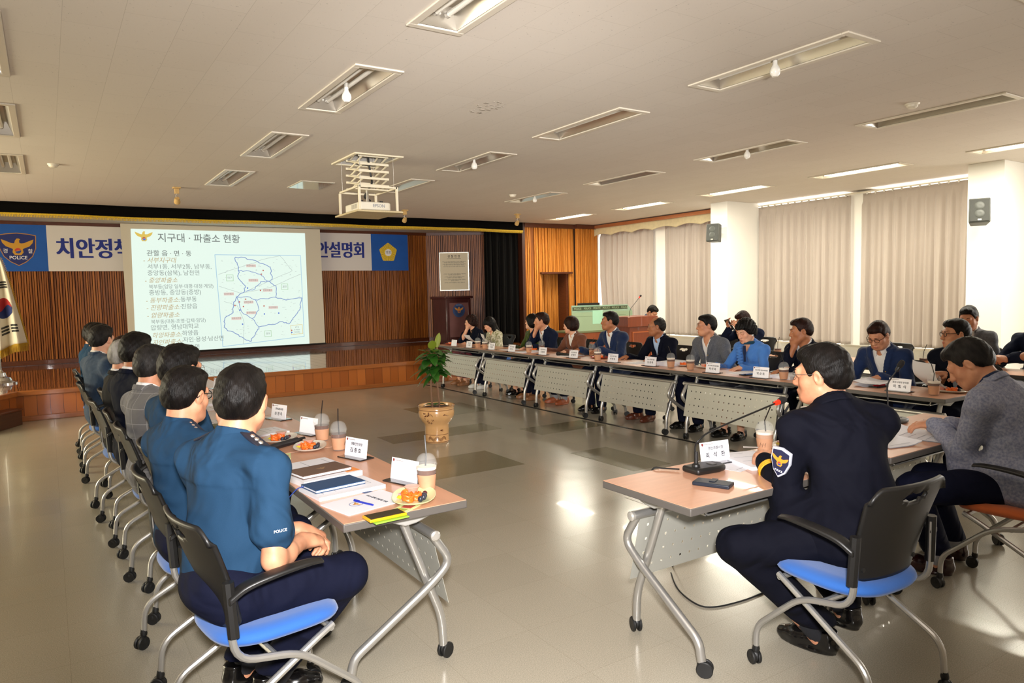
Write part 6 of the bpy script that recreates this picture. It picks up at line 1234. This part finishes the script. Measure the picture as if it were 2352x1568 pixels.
tr = block('paper_bundle', 'olive bundle with metal clasp on the left table between the second and third officers', 'bundle', 1.0, 5.0, ZT, R(-75), .1, .3, .03, mat('olive_cover', '#5d5a35', .5), bevel=.004)
for x, y, rz, l, lb in ((1.08,4.62,-80,.012,'open printed report in front of the second officer'),(1.02,5.25,-84,.006,'printed pages beside the olive bundle'),(1.1,5.95,-86,.006,'printed pages halfway along the left row'),(1.1,6.2,-80,.02,'thick report farther along the left row'),(1.12,7.3,-85,.004,'white sheets near the far end of the left row')):
    paper(lb, x, y, R(rz), th=l, seed=int(y*10))
# officer's table
paper('thick white handout under the uniformed officer\'s hands', 2.85, 2.27, R(-18), .21, .3, .018, lines=4, name='paper_stack'); paper('loose graph sheet sticking out beneath the thick handout', 2.72, 2.32, R(12), .21, .25, .0015, lines=3)
ph = block('smartphone', 'dark phone in a closed flip case on the near table', 'phone', 2.375, 2.1, ZT, R(24), .082, .16, .017, mat('case_navy', '#141d2b', .45, bump=.1, bscale=300), bevel=.004); MB().bx((-.01,-.01,.017),(.044,.016,.02)).build('flap', MATS['case_navy'], ph, bevel=.002)
pn = thing('ballpoint_pen', 'thin silver pen in the clasped hands of the uniformed officer', 'pen', (2.75,2.2,.815), R(70)); MB().tube([(0,-.035,0),(0,.04,.008)], .0035, 8).build('barrel', CAPM, pn)
# grey blazer's table
paper('open stapled report with a curling page before the man in the grey blazer', 4.05, 2.1, R(8), .25, .3, .004, curl=.03, lines=6, roll=.12); paper('bent blue-tinted sheets left of the curling report', 3.76, 2.14, R(-14), .22, .3, .004, curl=.05, lines=3)
pn = thing('ballpoint_pen', 'black pen in the right hand of the man in the grey blazer', 'pen', (4.2,2.09,.785), R(60)); MB().tube([(0,-.06,0),(0,.07,.01)], .0045, 8).build('barrel', MICB, pn)
paper('upright folded white card at the back of the grey blazer\'s table', 3.5, 2.4, R(10), .1, .14, .002, curl=.02, lines=0)
# window-side row
for x, y, rz, th, cu, lb in ((5.82,10.25,80,.002,.12,'curling white pages beside the red snack plate'),(5.9,9.9,70,.002,.18,'large sheet held up before the woman with a hand at her mouth'),(5.8,9.0,92,.004,0,'white pages before the woman in the olive top'),(5.72,8.45,85,.012,0,'folded white packet before the chin-propping man'),(5.8,7.55,95,.004,0,'printed pages under the hand of the woman in brown'),(5.78,6.2,88,.004,0,'wide white sheets before the man with the wristwatch'),(5.86,5.75,90,.045,0,'thick pile of white reports before the balding man'),(5.8,4.72,92,.004,0,'white pages under the woman in blue\'s hands'),(5.8,4.2,90,.03,0,'thick report before the man with a fist at his mouth'),(5.83,3.4,96,.03,.05,'open thick report the man in the blue blazer writes in'),(5.85,2.98,60,.002,.22,'printed pages held up by the man in glasses')):
    p = paper(lb, x, y, R(rz), .22, .3, th, curl=cu, seed=int(y*7), name='paper_sheet' if th < .01 else 'paper_stack')
    if cu > .1: p.rotation_euler = (R(0), R(-38 if cu > .2 else -25), R(rz+90)); p.location.z = ZT+.085
hm = thing('handheld_microphone', 'black handheld microphone lying behind the name cards', 'microphone', (5.72,7.62,ZT+.022), R(8)); MB().tube([(0,-.13,0),(0,.06,0)], .014, 12, r2=.019).build('handle', MICB, hm); MB().ell((0,.09,0), (.026,.03,.026), 14).build('grille', FOAM, hm); MB().tube([(0,.055,0),(0,.066,0)], .023, 14).build('collar', MICB, hm)
for x, y, rz, lb, m in ((5.68,4.58,75,'black smartphone before the woman in sky blue',MICB),(5.78,3.33,80,'black phone case with red pen before the man writing',MICB)):
    p = block('smartphone', lb, 'phone', x, y, ZT, R(rz), .08, .155, .01, m)
    MB().bx((-.035,-.07,.0098),(.035,.07,.0108)).build('screen', MATS['phone_screen'], p, smooth=0)
pn = thing('ballpoint_pen', 'red pen on the black phone case', 'pen', (5.78,3.33,ZT+.0155), R(75)); MB().tube([(0,-.06,0),(0,.06,0)], .0042, 8).build('barrel', mat('pen_red', '#b01b24', .3), pn)
pn = thing('ballpoint_pen', 'black pen held upright by the man writing', 'pen', (6.02,3.83,.8), 0); MB().tube([(0,0,-.045),(.03,-.02,.09)], .0045, 8).build('barrel', MICB, pn)
p = block('smartphone', 'black phone in a wallet case raised by the man behind the woman in blue', 'phone', 7.88, 6.68, 1.06, R(90), .1, .17, .014, MICB); p.rotation_euler = (R(60),R(10),R(70)); MB().bx((-.02,-.05,-.002),(.03,.03,.0)).build('white_card', PAP, p, smooth=0)
# wire on the floor beneath the near table
wr = MB().tube(curve([(2.92,2.62,.66),(2.93,2.7,.3),(2.9,2.86,.006),(2.8,2.77,.005),(2.68,2.6,.005),(2.63,2.43,.005),(2.68,2.36,.005),(2.83,2.33,.005),(2.98,2.33,.005),(3.31,2.36,.005),(3.7,2.42,.005)], 8), .0042, 6)
tag(wr.build('microphone_cable', MATS['black_rubber']), 'thin black cable looping on the floor beneath the uniformed officer\'s table', 'cable')
lead = MB().tube(curve([(2.44,2.36,.73),(2.4,2.42,.728),(2.37,2.46,.7245),(2.36,2.49,.65)],6), .004, 6); tag(lead.build('microphone_lead', MATS['black_rubber']), 'short grey lead plugged into the officer\'s microphone base', 'cable')
for d in (CP, PT):
    for k, o in d.items():
        if 'label' not in o or len(o.get('label','')) < 3: [bpy.data.objects.remove(q) for q in list(o.children_recursive)+[o]]
if TXT: bpy.data.objects.remove(TXT[0])
